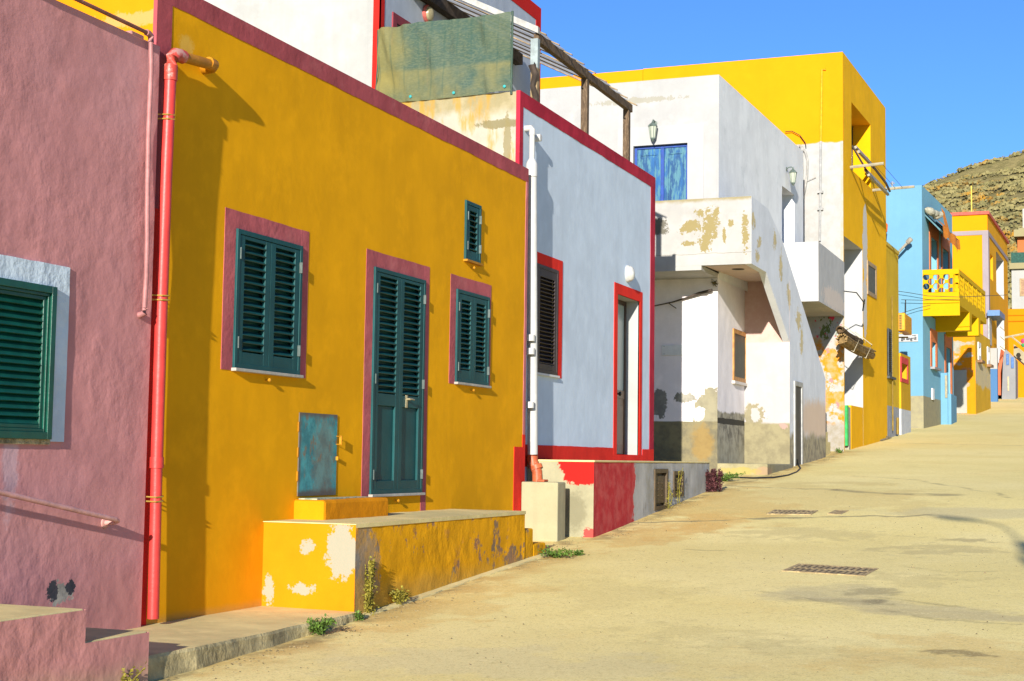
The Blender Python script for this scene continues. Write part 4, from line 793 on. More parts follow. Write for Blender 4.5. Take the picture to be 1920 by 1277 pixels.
# ================================================================== WHITE HOUSE WITH BALCONY STAIR
YA = 28.6; ZS = 3.687; ZP = 4.955; YBAL = 27.3; YR2 = 31.0
def white_house():
    t = thing('white_house', 'peeling white house with outside stair, balcony and blue doors', 'house', (-6.9, 31, -0.3))
    wsA = WS(YA); wsR = WS(YR2); wsB = WS(YBAL)
    zpl = wsA.z(1345, 790)
    cem = lambda t: t.below(zpl-0.004, 0.01, 4, 0.01)
    lowm = plaster('white_over_cement', (0.78, 0.71, 0.71), 0.05, 0.03, 0.15, 1.3, layers=[  # white raised and pinkened to lift the shade under the balcony
        (lambda t: t.patch((-7.10, YA, 1.02), (0.32, 1.0, 0.40), 0.9, 4, 0.05, off=1), [(0.26, 0.235, 0.155), (0.21, 0.19, 0.13)]),
        (lambda t: t.patch((-7.62, YA, 1.25), (0.20, 0.5, 0.10), 1.3, 6, 0.05, off=2), GREYCEM),
        (lambda t: t.patch((-8.12, YA, 1.12), (0.15, 0.5, 0.28), 0.8, 5, 0.05, off=3), [(0.16, 0.15, 0.135), (0.22, 0.21, 0.18)]),
        (lambda t: t.patch((-7.33, YA, 0.93), (0.13, 0.3, 0.15), 0.7, 4, 0.04, off=7), (0.58, 0.56, 0.53)),
        (cem, [(0.20, 0.17, 0.095), (0.13, 0.115, 0.075)]),
        (lambda t: t.math('MULTIPLY', t.patch((-7.25, YA, 0.35), (0.2, 0.5, 0.35), 0.8, 4, 0.3, off=4), 0.6), (0.26, 0.16, 0.04))], grime=(-0.2, 0.15, (0.26, 0.22, 0.12)))
    m = MB(); m.smooth = True; m.grid(wsA, -12, -6.95, -0.9, ZS, step=0.12, amp=0.003, seed=1); m.build('lower_wall', lowm, t)
    # recessed return wall (street facing) and the wall below the stair
    zq = WA.z(1375, 760)
    recm = plaster('recess_wall', (0.76, 0.71, 0.71), 0.05, 0.01, 0.10, 1.3, layers=[  # shaded copy of the house white, raised and slightly pink
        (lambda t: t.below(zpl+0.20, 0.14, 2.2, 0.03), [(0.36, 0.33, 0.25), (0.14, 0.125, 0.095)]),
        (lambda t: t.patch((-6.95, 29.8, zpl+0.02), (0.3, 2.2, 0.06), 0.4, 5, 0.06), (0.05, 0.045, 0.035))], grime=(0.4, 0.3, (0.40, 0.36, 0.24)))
    wu0, wu1, wz0, wz1 = WA.rect((1373.5, 615.5), (1399, 641), (1396.6, 718.9), (1373.5, 713.7))
    wz1 = max(WA.z(1373.5, 615.5), wz1)
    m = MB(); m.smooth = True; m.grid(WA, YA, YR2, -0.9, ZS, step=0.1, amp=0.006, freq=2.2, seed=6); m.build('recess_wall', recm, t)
    win = frame(WA, wu0, wu1, wz0, wz1, 0.09, -0.02, 0.03, 'window', paint('orange_wood', (0.42, 0.20, 0.05), 0.6, 0.15), t)
    m = MB(); m.wbox(WA, wu0+0.09, wu1-0.09, wz0+0.09, wz1-0.09, -0.02, 0.012); m.build('pane', paint('olive_pane', (0.035, 0.038, 0.02), 0.5, spec=0.15), win)
    m = MB(); m.wbox(WA, wu0-0.04, wu1+0.02, wz0-0.06, wz0-0.002, -0.02, 0.06); m.build('sill', plaster('stair_sill', (0.6, 0.55, 0.5), 0.05, 0, 0.1), win)
    zl = wsR.z(1440, 642)
    ret = plaster('stair_end_wall', (0.40, 0.375, 0.365), 0.05, 0.02, 0.15, 1.3, layers=[  # sunlit copy of the house white, kept dark against direct sun
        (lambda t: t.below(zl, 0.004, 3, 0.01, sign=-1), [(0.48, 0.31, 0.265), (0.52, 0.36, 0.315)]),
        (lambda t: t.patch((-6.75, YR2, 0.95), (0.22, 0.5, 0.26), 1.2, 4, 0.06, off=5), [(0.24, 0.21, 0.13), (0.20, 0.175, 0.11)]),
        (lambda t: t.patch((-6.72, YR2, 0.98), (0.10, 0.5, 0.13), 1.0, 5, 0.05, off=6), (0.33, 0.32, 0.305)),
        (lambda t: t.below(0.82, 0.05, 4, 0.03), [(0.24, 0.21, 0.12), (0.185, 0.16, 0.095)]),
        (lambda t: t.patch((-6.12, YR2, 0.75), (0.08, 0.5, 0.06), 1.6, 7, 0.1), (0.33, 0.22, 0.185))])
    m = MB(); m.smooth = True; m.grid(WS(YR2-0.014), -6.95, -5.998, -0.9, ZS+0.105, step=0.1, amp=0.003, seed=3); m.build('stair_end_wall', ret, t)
    # stair wall and balcony parapet (street face)
    pk = [(1408, 367.5), (1440, 371.5), (1467, 451), (1507, 579), (1548, 711), (1548, 823), (1552, 850), (1500, 900), (1484, 905), (1484, 643), (1441, 510.5), (1408.5, 494)]
    poly = [WR.uz(*p) for p in pk]
    poly[0] = (YBAL+0.013, ZP); poly[1] = (poly[1][0], ZP+0.005); poly[-1] = (YBAL+0.013, ZS); poly[-2] = (28.63, ZS); poly[-3] = (YR2, poly[-3][1]); poly[-4] = (YR2, -0.8); poly[-5] = (poly[-5][0], -0.8); poly[-6] = (poly[-7][0]+0.02, -0.5)
    bl = (0.66, 0.68, 0.71)  # street-facing copy of the white, lighter than the sunlit walls
    pts = [(1413, 415, .20, .22), (1424, 455, .24, .2), (1420, 480, .2, .2), (1464, 500, .22, .55), (1480, 560, .18, .35), (1497, 600, .35, .35), (1503, 640, .25, .5), (1478, 545, .2, .3), (1452, 450, .2, .3)]
    lay = [(lambda t, a=a: t.patch(WR.P(*WR.uz(a[0], a[1])), (0.5, a[2]*0.7, a[3]*0.55), 2.0, 6, 0.06, off=a[0]*0.1), [(0.58, 0.47, 0.25), (0.44, 0.38, 0.24)]) for a in pts]
    lay += [(lambda t: t.math('MULTIPLY', t.patch((-6.0, 34.5, 0.95), (0.5, 2.8, 0.45), 0.5, 2, 0.3, off=3), 0.8), (0.62, 0.44, 0.28)),
            (lambda t: t.math('MULTIPLY', t.below(0.62, 0.25, 1.5, 0.08), 1.0), [(0.38, 0.33, 0.21), (0.20, 0.175, 0.125)])]
    stm = plaster('flaking_stair_wall', bl, 0.05, 0.02, 0.14, 1.2, layers=lay)
    m = MB(); m.wpoly(WR, poly, -0.14, 0.0); m.build('stair_wall', stm, t)
    pts2 = [(1295, 425, .28, .2), (1330, 425, .24, .42), (1322, 455, .2, .22), (1290, 457, .22, .07), (1343, 398, .11, .2), (1371, 418, .09, .12), (1397, 440, .10, .5), (1358, 442, .05, .2), (1312, 400, .15, .12)]
    lay2 = [(lambda t, a=a: t.patch(wsB.P(*wsB.uz(a[0], a[1])), (a[2]*0.62, 0.5, a[3]*0.62), 1.7, 7, 0.04, off=a[0]*0.1), (0.235, 0.19, 0.085)) for a in pts2]
    lay2 += [(lambda t: t.math('MULTIPLY', t.below(ZP-0.05, 0.06, 5, 0.04, sign=-1), 0.9), (0.24, 0.20, 0.10)),
             (lambda t: t.math('MULTIPLY', t.patch((-7.93, YBAL, 4.45), (0.30, 0.5, 0.2), 1.0, 9, 0.1), 0.9), (0.10, 0.09, 0.065)),
             (lambda t: t.math('SUBTRACT', 1.0, t.ramp(t.math('ABSOLUTE', t.math('SUBTRACT', t.math('ADD', t.sepz(), t.math('MULTIPLY', t.noise(2, 4), 0.06)), 3.93)), 0.0, 0.007)), (0.16, 0.145, 0.11))]
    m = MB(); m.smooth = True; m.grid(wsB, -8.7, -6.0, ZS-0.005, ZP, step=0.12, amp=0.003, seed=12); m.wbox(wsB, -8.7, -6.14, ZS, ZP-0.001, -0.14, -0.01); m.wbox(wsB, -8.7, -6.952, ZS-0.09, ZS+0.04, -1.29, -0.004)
    m.build('balcony_parapet', plaster('peeling_parapet', (0.37, 0.36, 0.34), 0.07, 0.03, 0.2, 1.3, layers=lay2), t)  # white darkened because this face takes the full sun
    so = plaster('soffit_plaster', (0.60, 0.46, 0.38), 0.06, 0, 0.15)
    m = MB(); m.prism([(-6.949, YBAL+0.02, ZS+0.004), (-6.02, YBAL+0.02, ZS+0.004), (-6.02, 28.7, ZS+0.004), (-6.02, 31.3, ZS+0.12), (-6.949, 31.3, ZS+0.12), (-6.949, 28.7, ZS+0.004)], (0, 0, 0.16)); so_ = m.build('balcony_slab', so, t)
    m = MB(); p = zhit(1384, 505, ZS); m.lathe((p[0], p[1], ZS+0.01), (0, 0, -1), [(0.13, 0), (0.12, 0.012), (0.05, 0.015)], 12); m.build('vent_grille', paint('rust_hole', (0.05, 0.035, 0.02), 0.9, wear=(0.2, 0.12, 0.05)), so_)
    # stair flight behind the wall
    m = MB(); n = 15
    for k in range(n):
        y0 = 31.3+k*0.37; m.box(-6.94, -6.14, y0, y0+0.37, -0.5, 3.8-k*0.235)
    m.build('stair_flight', M_conc, t)
    # upper block
    ZB = WS(YA+0.05).z(1352, 139.5); ws = WS(YA+0.05)
    wm = plaster('white_upper_sunlit', (0.36, 0.355, 0.345), 0.06, 0.03, 0.2, 1.1, layers=[  # white dimmed for the sun-facing wall, about half the street side's tone
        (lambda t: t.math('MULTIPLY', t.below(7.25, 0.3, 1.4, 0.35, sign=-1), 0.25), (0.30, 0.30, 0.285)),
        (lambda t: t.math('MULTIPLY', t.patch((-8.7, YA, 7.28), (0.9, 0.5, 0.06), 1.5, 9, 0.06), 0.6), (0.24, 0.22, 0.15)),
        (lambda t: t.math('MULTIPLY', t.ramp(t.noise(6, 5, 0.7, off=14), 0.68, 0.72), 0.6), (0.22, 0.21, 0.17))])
    du0, du1 = ws.u(1187.5, 320), ws.u(1289, 320); dzt = ws.z(1240, 271)
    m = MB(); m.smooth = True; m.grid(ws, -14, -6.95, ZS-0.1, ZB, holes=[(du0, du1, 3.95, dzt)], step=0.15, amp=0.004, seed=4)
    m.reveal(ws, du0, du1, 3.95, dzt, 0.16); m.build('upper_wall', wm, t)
    m = MB(); w_ = 0.33; m.wbox(ws, du1, du1+w_, 3.9, dzt+0.38, -0.02, 0.012); m.wbox(ws, du0-w_, du0, 3.9, dzt+0.38, -0.02, 0.012); m.wbox(ws, du0, du1, dzt, dzt+0.38, -0.02, 0.0115)
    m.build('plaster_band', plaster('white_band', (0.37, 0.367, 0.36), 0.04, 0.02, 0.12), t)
    blu = paint('weathered_blue', (0.008, 0.085, 0.24), 0.6, 0.2, wear=(0.055, 0.165, 0.215), wearamt=0.50, scale=3, stretch=(2, 2, 0.4), bump=0.2)
    bl2 = paint('bright_blue_frame', (0.008, 0.05, 0.27), 0.5, 0.12)
    d = frame(ws, du0+0.002, du1-0.002, 3.96, dzt-0.004, 0.05, -0.14, -0.085, 'door', bl2, t, bottom=False)
    um = (du0+du1)/2+0.02
    for (a, b) in ((du0+0.05, um-0.035), (um+0.035, du1-0.05)):
        m = MB(); m.wbox(ws, a, b, 3.96, dzt-0.054, -0.14, -0.11)
        for (p, q) in ((4.05, 4.95), (5.02, dzt-0.16)):
            m.wbox(ws, a+0.06, a+0.09, p, q, -0.11, -0.095); m.wbox(ws, b-0.09, b-0.06, p, q, -0.11, -0.095); m.wbox(ws, a+0.09, b-0.09, q-0.03, q, -0.11, -0.096); m.wbox(ws, a+0.09, b-0.09, p, p+0.03, -0.11, -0.096); m.wbox(ws, a+0.13, b-0.13, p+0.08, q-0.08, -0.11, -0.1)
        m.build('door_leaf', blu, d, bevel=0.004)
    m = MB(); m.wbox(ws, um-0.035, um+0.035, 3.96, dzt-0.054, -0.14, -0.075); m.build('meeting_stile', bl2, d, bevel=0.01)
    WB = facade(-6.95, YA+0.05, 1.6)
    bx = WB.u(1506, 360)
    d0, d1, e0, e1 = WB.rect((1466.3, 348.5), (1489.8, 365.8), (1489, 455), (1466, 453)); e0 = 4.0
    m = MB(); m.smooth = True; m.grid(WB, 0, bx, ZS-0.1, ZB, holes=[(d0, d1, e0, e1)], step=0.15, amp=0.004, seed=5)
    m.reveal(WB, d0, d1, e0, e1, 0.42); m.face([WB.P(bx, ZS-0.1), WB.P(bx, ZB), WB.P(bx, ZB, -7), WB.P(bx, ZS-0.1, -7)]); m.face([WB.P(0, ZB), WB.P(bx, ZB), WB.P(bx, ZB, -7), WB.P(0, ZB, -7)])
    m.build('upper_street_wall', plaster('white_upper_street', (0.74, 0.75, 0.75), 0.05, 0.02, 0.07, 1.2, layers=[(lambda t: t.math('MULTIPLY', t.ramp(t.noise(1.5, 5, 0.7, off=4), 0.55, 0.75), 0.35), (0.42, 0.44, 0.44))]), t)  # lighter copy of the same white for the wall with little sun
    m = MB(); m.wbox(WB, d0+0.002, d1-0.005, e0, e1-0.004, -0.41, -0.36); m.build('door', bl2, t, label='narrow blue upper door deep in its recess')
    # landing box with solid parapet
    wsL = WS(34.3); zl0 = wsL.z(1534, 564.5); zl1 = wsL.z(1534.5, 453)
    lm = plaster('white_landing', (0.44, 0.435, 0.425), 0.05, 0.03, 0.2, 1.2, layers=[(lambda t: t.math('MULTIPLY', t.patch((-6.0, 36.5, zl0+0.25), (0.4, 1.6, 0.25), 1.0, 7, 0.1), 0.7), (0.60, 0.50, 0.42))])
    xe = wsL.u(1534.5, 510); WL = facade(xe, 34.3, 0)
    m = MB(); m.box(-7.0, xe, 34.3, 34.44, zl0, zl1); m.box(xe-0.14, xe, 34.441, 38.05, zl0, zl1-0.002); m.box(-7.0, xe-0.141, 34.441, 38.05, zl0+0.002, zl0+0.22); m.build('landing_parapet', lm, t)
    # storage door under the stair
    a0, a1, c0, c1 = WR.rect((1488.5, 714), (1503.5, 718), (1503, 864), (1488, 867))
    gd = frame(WR, a0, a1, c0-0.1, c1, 0.10, -0.02, 0.03, 'storage_door', paint('grey_metal_frame', (0.36, 0.36, 0.34), 0.5), t, bottom=False)
    m = MB(); m.wbox(WR, a0+0.1, a1-0.1, c0-0.1, c1-0.1, -0.02, 0.006); m.build('panel', paint('dark_grey_panel', (0.035, 0.035, 0.038), 0.5), gd)
    # step along the recess
    st = plaster('cement_step', (0.30, 0.265, 0.15), 0.12, 0.05, 0.4, 1.8, layers=[(lambda t: t.math('MULTIPLY', t.patch((-6.5, 28.6, -0.18), (0.35, 0.5, 0.08), 0.8, 5, 0.2), 0.6), (0.33, 0.26, 0.05)), (lambda t: t.math('MULTIPLY', t.below(29.2, 0.3, 3, 0.2, axis=1, sign=-1), 0.8), (0.24, 0.22, 0.15)), (lambda t: t.math('MULTIPLY', t.patch((-6.05, 28.6, -0.2), (0.15, 0.5, 0.12), 0.7, 6, 0.1), 0.5), (0.34, 0.2, 0.12))])
    m = MB(); m.prism([(-6.96, YA-0.003, -0.8), (-5.965, YA-0.003, -0.8), (-5.93, 30.9, -0.8), (-6.02, 31.4, -0.8), (-6.96, 31.0, -0.8)], (0, 0, 0.77)); m.build('step', st, t, bevel=0.02)
white_house()

def plaque():
    ws = WS(YA); a0, a1, c0, c1 = ws.rect((1241, 647), (1319.5, 646), (1319.5, 665.5), (1241, 667))
    t = thing('wall_plaque', 'blank white plaque on the shaded wall below the balcony', 'plaque', ws.P(a0, c0))
    m = MB(); m.wbox(ws, a0, a1, c0, c1, 0.002, 0.02); m.build('board', paint('white_plaque', (0.62, 0.62, 0.61), 0.5, 0.04), t, bevel=0.004)
    k = MB(); [k.lathe(ws.P(u, z, 0.02), (0, -1, 0), [(0.012, 0), (0.008, 0.006)], 8) for u in (a0+0.05, a1-0.05) for z in (c0+0.03, c1-0.03)]; k.build('screw', paint('screw_grey', (0.3, 0.3, 0.3), 0.4), t)
plaque()

def wall_cable():
    ws = WS(YA); m = MB()
    pts = [(1228, 574), (1262, 567), (1290, 559), (1313, 551), (1338, 545)]
    q = [ws.uz(*p) for p in pts]; m.tube([ws.P(u, z, 0.04+0.02*i) for i, (u, z) in enumerate(q)], [0.012, 0.014, 0.02, 0.032, 0.028], 7)
    a, b = ws.uz(1255, 569), ws.uz(1270, 579); m.tube([ws.P(*a, 0.05), ws.P(*b, 0.08)], 0.009, 6)
    o = m.build('hanging_cable', paint('black_bark', (0.06, 0.045, 0.035), 0.9, 0.2)); tag(o, 'dark twisted cable strung across the shaded wall below the balcony', 'cable')
    m = MB(); u, z = ws.uz(1341, 532)
    for k in range(60):
        v = Vector((random.gauss(0, 1), random.gauss(0, 1), random.gauss(0, 1))).normalized()*random.uniform(0.02, 0.09)
        p = Vector(ws.P(u, z, 0.08))+v; a = Vector((random.uniform(-1, 1), random.uniform(-1, 1), random.uniform(-1, 1)))*0.035; m.face([p-a, p+a.cross(v).normalized()*0.02, p+a])
    o = m.build('dry_tuft', paint('dry_olive', (0.12, 0.10, 0.04), 0.9)); tag(o, 'small dry olive tuft stuck under the balcony corner', 'dried plant')
wall_cable()

def lantern(name_lab, w, u, z, axis_w):
    t = thing('wall_lantern', name_lab, 'lantern', w.P(u, z), 'glazed lanterns on the white house')
    gm = paint('grey_green_iron', (0.10, 0.13, 0.11), 0.5, 0.15) if 'grey_green_iron' not in bpy.data.materials else bpy.data.materials['grey_green_iron']
    gl = glass('pale_lantern_glass', (0.42, 0.45, 0.36), 0.2) if 'pale_lantern_glass' not in bpy.data.materials else bpy.data.materials['pale_lantern_glass']
    c = 0.16; P = lambda du, dz, o: w.P(u+du, z+dz, o)
    m = MB(); m.lathe(P(0, 0.16, 0), w.n, [(0.05, 0), (0.05, 0.015), (0.03, 0.02)], 10); m.tube([P(0, 0.16, 0.0), P(0, 0.20, 0.06), P(0, 0.205, 0.12), P(0, 0.16, c)], 0.012, 7); m.build('bracket', gm, t)
    m = MB(); m.lathe(P(0, 0.0, c), (0, 0, 1), [(0.10, 0.06), (0.098, 0.075), (0.07, 0.11), (0.03, 0.14), (0.012, 0.18), (0.004, 0.21)], 6); m.lathe(P(0, -0.19, c), (0, 0, 1), [(0.01, -0.06), (0.02, -0.035), (0.05, 0.0), (0.05, 0.02)], 6); m.build('cap', gm, t)
    m = MB(); m.lathe(P(0, -0.17, c), (0, 0, 1), [(0.05, 0), (0.085, 0.225)], 6); m.build('glass', gl, t)
    m = MB()
    for k in range(6):
        a = 2*math.pi*k/6; p = Vector(P(0, -0.17, c)); v = Vector((math.cos(a), math.sin(a), 0)); m.tube([p+v*0.052, p+v*0.088+Vector((0, 0, 0.23))], 0.006, 5)
    m.build('glazing_bar', gm, t)
_ws = WS(YA+0.05); _u, _z = _ws.uz(1224, 243, 0.16); lantern('lantern above the double blue door on the white front', _ws, _u, _z, None)
_w = facade(-6.95, YA+0.05, 1.6); _u, _z = _w.uz(1487, 329, 0.16); lantern('lantern over the narrow recessed blue door beside white conduits', _w, _u, _z, None)

def ground_cable():
    pts = [(1495, 862), (1496, 870), (1501, 880), (1494, 887), (1478, 893), (1450, 897.5), (1410, 898.5), (1365, 897)]
    m = MB(); q = []
    for i, (px, py) in enumerate(pts):
        if i < 2: q.append(WR.P(*WR.uz(px, py, 0.03), 0.03))
        else: p = ghit(px, py-1); q.append((p[0], p[1], p[2]+0.012))
    m.tube(q, 0.016, 7)
    o = m.build('hose', paint('black_hose', (0.012, 0.012, 0.012), 0.5)); tag(o, 'black hose lying on the road from the storage door', 'hose')
ground_cable()

# ================================================================== BIG YELLOW HOUSE
YY = 38.06
W3 = facade(-6.0, YY, 1.88)
def yellow_house():
    t = thing('yellow_house', 'tall bright yellow house with patch of bare white wall', 'house', (-6, 40, 0.3))
    ws = WS(YY); Z3 = ws.z(1580, 97)
    base = (0.70, 0.235, 0.001)  # sunlit copy of the house yellow, darkened to balance direct sun
    zw = ws.z(1540, 268)
    xR = lambda t: t.below(-7.4, 0.01, 1, 0.01, axis=0, sign=-1)
    sm = plaster('yellow_sunlit_side', base, 0.03, 0.01, 0.1, 1.0, fine=0.4, layers=[
        (lambda t: t.math('MULTIPLY', t.below(zw, 0.07, 3, 0.02), xR(t)), [(0.34, 0.34, 0.33), (0.31, 0.305, 0.285)]),
        (lambda t: t.math('MULTIPLY', t.below(-6.06, 0.06, 1.8, 0.02, axis=0, sign=-1), t.below(zw+0.02, 0.05, 3, 0.02)), [(0.34, 0.30, 0.22), (0.33, 0.33, 0.31)]),
        (lambda t: t.math('MULTIPLY', t.math('MULTIPLY', t.below(3.1, 0.25, 2, 0.1), xR(t)), t.ramp(t.noise(2.4, 6, 0.65, off=4), 0.46, 0.52)), [(0.50, 0.19, 0.005), (0.34, 0.26, 0.13)]),
        (lambda t: t.math('MULTIPLY', t.math('MULTIPLY', t.below(3.3, 0.25, 2, 0.1), xR(t)), t.ramp(t.noise(3.4, 6, 0.65, off=14), 0.62, 0.66)), (0.36, 0.17, 0.16)),
        (lambda t: t.math('MULTIPLY', t.below(1.0, 0.2, 2, 0.1), xR(t)), [(0.25, 0.22, 0.165), (0.30, 0.275, 0.24)]),
        # faded flower mural: leaves then petals
        (lambda t: t.math('MULTIPLY', t.patch((-6.42, YY, 3.62), (0.34, 0.4, 0.50), 0.3, 2, 0.05), t.ramp(t.noise(7, 4, 0.6, stretch=(1, 1, 0.55), off=3), 0.52, 0.56)), (0.10, 0.13, 0.04)),
        (lambda t: t.math('MULTIPLY', t.patch((-6.38, YY, 3.55), (0.36, 0.4, 0.50), 0.3, 2, 0.05), t.ramp(t.noise(6, 2, 0.5, off=6), 0.62, 0.64)), (0.55, 0.05, 0.10))])
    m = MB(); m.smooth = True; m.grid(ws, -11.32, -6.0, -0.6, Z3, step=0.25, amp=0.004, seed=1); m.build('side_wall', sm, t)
    m = MB(); m.wbox(ws, -20, -11.32, 3, ws.z(1203, 131), -0.3, 0.03); m.build('side_wall_extension', plaster('yellow_ext', base, 0.03, 0.01, 0.1, 1.0), t)
    # street front
    ue = W3.u(1662, 500)
    wn = W3.rect((1597, 192), (1632, 234.5), (1632.7, 352), (1596, 318))
    rc = W3.rect((1583, 446.6), (1617.6, 464.7), (1617.6, 764), (1583, 764)); rc = (rc[0], rc[1], 0.2, rc[3])
    sw = W3.rect((1625.8, 489), (1642, 499), (1642, 560), (1625, 552))
    fm = plaster('yellow_street_side', (0.76, 0.405, 0.001), 0.05, 0.03, 0.12, 1.0, fine=0.5, layers=[  # street-facing copy of the yellow, lighter than the sunlit side
        (lambda t: t.patch(W3.P(*W3.uz(1622, 462)), (0.4, 0.34, 1.2), 0.7, 3, 0.06), (0.50, 0.48, 0.44)),
        (lambda t: t.patch(W3.P(*W3.uz(1622, 570)), (0.4, 0.28, 1.0), 0.7, 3, 0.06), (0.50, 0.48, 0.44))])
    m = MB(); m.smooth = True; m.grid(W3, 0, ue, -0.6, Z3, holes=[wn, rc], step=0.2, amp=0.004, seed=3)
    m.face([W3.P(ue, -0.6), W3.P(ue, Z3), W3.P(ue, Z3, -8), W3.P(ue, -0.6, -8)]); m.face([W3.P(0, Z3), W3.P(ue, Z3), W3.P(ue, Z3, -14), W3.P(0, Z3, -14)])
    m.build('front_wall', fm, t)
    m = MB(); m.reveal(W3, *wn, 0.55); m.build('window_recess', plaster('yellow_reveal', (0.72, 0.34, 0.001), 0.04, 0.0, 0.1), t)
    wp = frame(W3, wn[0], wn[1]-0.03, wn[2]+0.02, wn[3]-0.02, 0.09, -0.54, -0.48, 'window', paint('dark_window_frame', (0.03, 0.028, 0.025), 0.4), t)
    m = MB(); m.wbox(W3, wn[0]+0.09, wn[1]-0.12, wn[2]+0.1, wn[3]-0.1, -0.54, -0.51); m.build('pane', glass('window_dark_glass', (0.02, 0.022, 0.025), 0.1), wp)
    m = MB(); m.reveal(W3, *rc, 1.0); m.build('entrance_recess', plaster('white_entrance', (0.40, 0.40, 0.395), 0.04, 0.02, 0.1), t)
    # low yellow wall across the entrance, green gate beside it
    p0 = W3.u(1596, 765); zt = W3.z(1606, 762)
    m = MB(); m.wbox(W3, p0, rc[1]+0.001, -0.5, zt, -0.2, -0.002); m.build('low_wall', plaster('yellow_low_wall', (0.74, 0.38, 0.001), 0.04, 0.03, 0.12), t)
    m = MB(); m.wbox(W3, rc[0]+0.45, p0-0.25, 0.45, W3.z(1590, 760), -0.08, -0.015); m.build('gate', paint('bright_green_gate', (0.01, 0.30, 0.06), 0.5), t); m = MB(); m.wbox(W3, p0-0.24, p0-0.005, 0.3, W3.z(1592, 763), -0.205, -0.012); m.build('gate_post', paint('pale_gate_post', (0.30, 0.27, 0.2), 0.8), t)
    m = MB(); m.wbox(W3, rc[0]+0.02, rc[0]+1.35, 0.4, W3.z(1595, 725), -0.98, -0.93); m.build('inner_door', paint('grey_inner_door', (0.06, 0.065, 0.07), 0.6), t)
    # small mosquito-screen window
    fw = frame(W3, *sw, 0.11, -0.02, 0.03, 'window', paint('weathered_wood', (0.32, 0.22, 0.12), 0.7), t)
    m = MB(); m.wbox(W3, sw[0]+0.11, sw[1]-0.11, sw[2]+0.11, sw[3]-0.11, -0.02, 0.012); m.build('screen', paint('grey_mesh', (0.09, 0.095, 0.08), 0.7), fw)
    # little roof spout & yellow conduit on the side wall
    m = MB(); a = ws.uz(1541, 130, 0.05); b = ws.uz(1539, 265, 0.05); m.tube([ws.P(a[0]+0.10, a[1], 0.05), ws.P(a[0], a[1], 0.05), ws.P(b[0], b[1], 0.05)], 0.028, 8); m.build('conduit', paint('yellow_conduit', (0.74, 0.30, 0.002), 0.6), t)
    m = MB(); c = ws.uz(1537, 452, 0.05); m.tube([ws.P(b[0], b[1], 0.05), ws.P(c[0], c[1], 0.05)], 0.03, 8)
    for py in (360, 392): d = ws.uz(1538, py, 0.05); m.wbox(ws, d[0]-0.07, d[0]+0.07, d[1]-0.03, d[1]+0.03, 0.0, 0.09)
    m.build('conduit', paint('white_conduit', (0.31, 0.31, 0.30), 0.6), t)
yellow_house()

def conduits():
    ws = WS(YY); m = MB()
    def line(pts, r, o=0.06): m.tube([ws.P(*ws.uz(px, py, o), o) for px, py in pts], r, 7)
    line([(1499, 272), (1510, 285), (1514, 300), (1513, 330), (1508, 360), (1503, 378), (1500, 400), (1503, 452)], 0.03)
    line([(1503, 274), (1504, 320), (1502, 372), (1497, 385)], 0.035)
    line([(1512, 340), (1530, 332)], 0.008)
    o = m.build('cable_conduit', paint('white_cable', (0.33, 0.32, 0.29), 0.6, wear=(0.25, 0.2, 0.1), wearamt=0.66)); tag(o, 'looping white cables where the white block meets the yellow wall', 'cable')
    m = MB(); line([(1472, 247), (1485, 246), (1500, 254), (1510, 268), (1511, 276)], 0.012, 0.09); o = m.build('roof_cable', paint('ochre_cable', (0.022, 0.018, 0.010), 0.7)); tag(o, 'thin dark cable arching from the white roof edge', 'cable')
conduits()

def clothes_rack():
    t = thing('drying_rack', 'white clothes drying rack fixed outside the tall yellow window', 'drying rack', W3.P(0.8, 7.5, 0.2))
    wm = paint('off_white_bar', (0.30, 0.27, 0.19), 0.6, 0.1)
    a = W3.uz(1594, 314); b = W3.uz(1636, 357)
    L = 1.15
    m = MB(); m.tube([W3.P(a[0], a[1], -0.05), W3.P(a[0], a[1]+0.05, L*0.75)], 0.04, 6); m.build('bracket_arm', wm, t); m = MB(); m.tube([W3.P(b[0], b[1], -0.05), W3.P(b[0], b[1]+0.04, L)], 0.04, 6); m.build('bracket_arm', wm, t)
    dw = paint('dark_wire', (0.08, 0.07, 0.05), 0.6)
    for f in (0.3, 0.55, 0.72): m = MB(); m.tube([W3.P(a[0], a[1]+0.04*f, L*f), W3.P(b[0], b[1]+0.04*f, L*f)], 0.006, 5); m.build('line', dw, t)
clothes_rack()
def awning_sash():
    t = thing('window_awning', 'pale slatted frame propped open outside the tall yellow window', 'awning', W3.P(0.8, 8, 0.2))
    wm = paint('pale_slat', (0.28, 0.265, 0.21), 0.6); dk = paint('dark_bar', (0.04, 0.03, 0.02), 0.6)
    a = W3.uz(1597, 274); m = MB()
    z1 = a[1]; u0, u1 = a[0]+0.05, a[0]+3.0
    for k, (o, dz) in enumerate(((0.05, 0.0), (0.13, -0.12), (0.30, -0.62), (0.38, -0.75))): m = MB(); m.prism([W3.P(u0, z1+dz, o), W3.P(u0, z1+dz-0.07, o+0.02), W3.P(u0, z1+dz-0.05, o+0.08), W3.P(u0, z1+dz+0.02, o+0.06)], W3.d*(1.9+0.4*k)); m.build('slat', wm, t)
    m = MB(); m.tube([W3.P(u0+1.8, z1+0.05, 0.05), W3.P(u0+2.6, z1-0.55, 0.45), W3.P(u0+2.8, z1-0.75, 0.52)], 0.035, 6); m.build('stay', dk, t); m = MB(); m.tube([W3.P(u0, z1+0.02, 0.0), W3.P(u0, z1-0.75, 0.42)], 0.03, 6); m.build('stay', dk, t)
awning_sash()

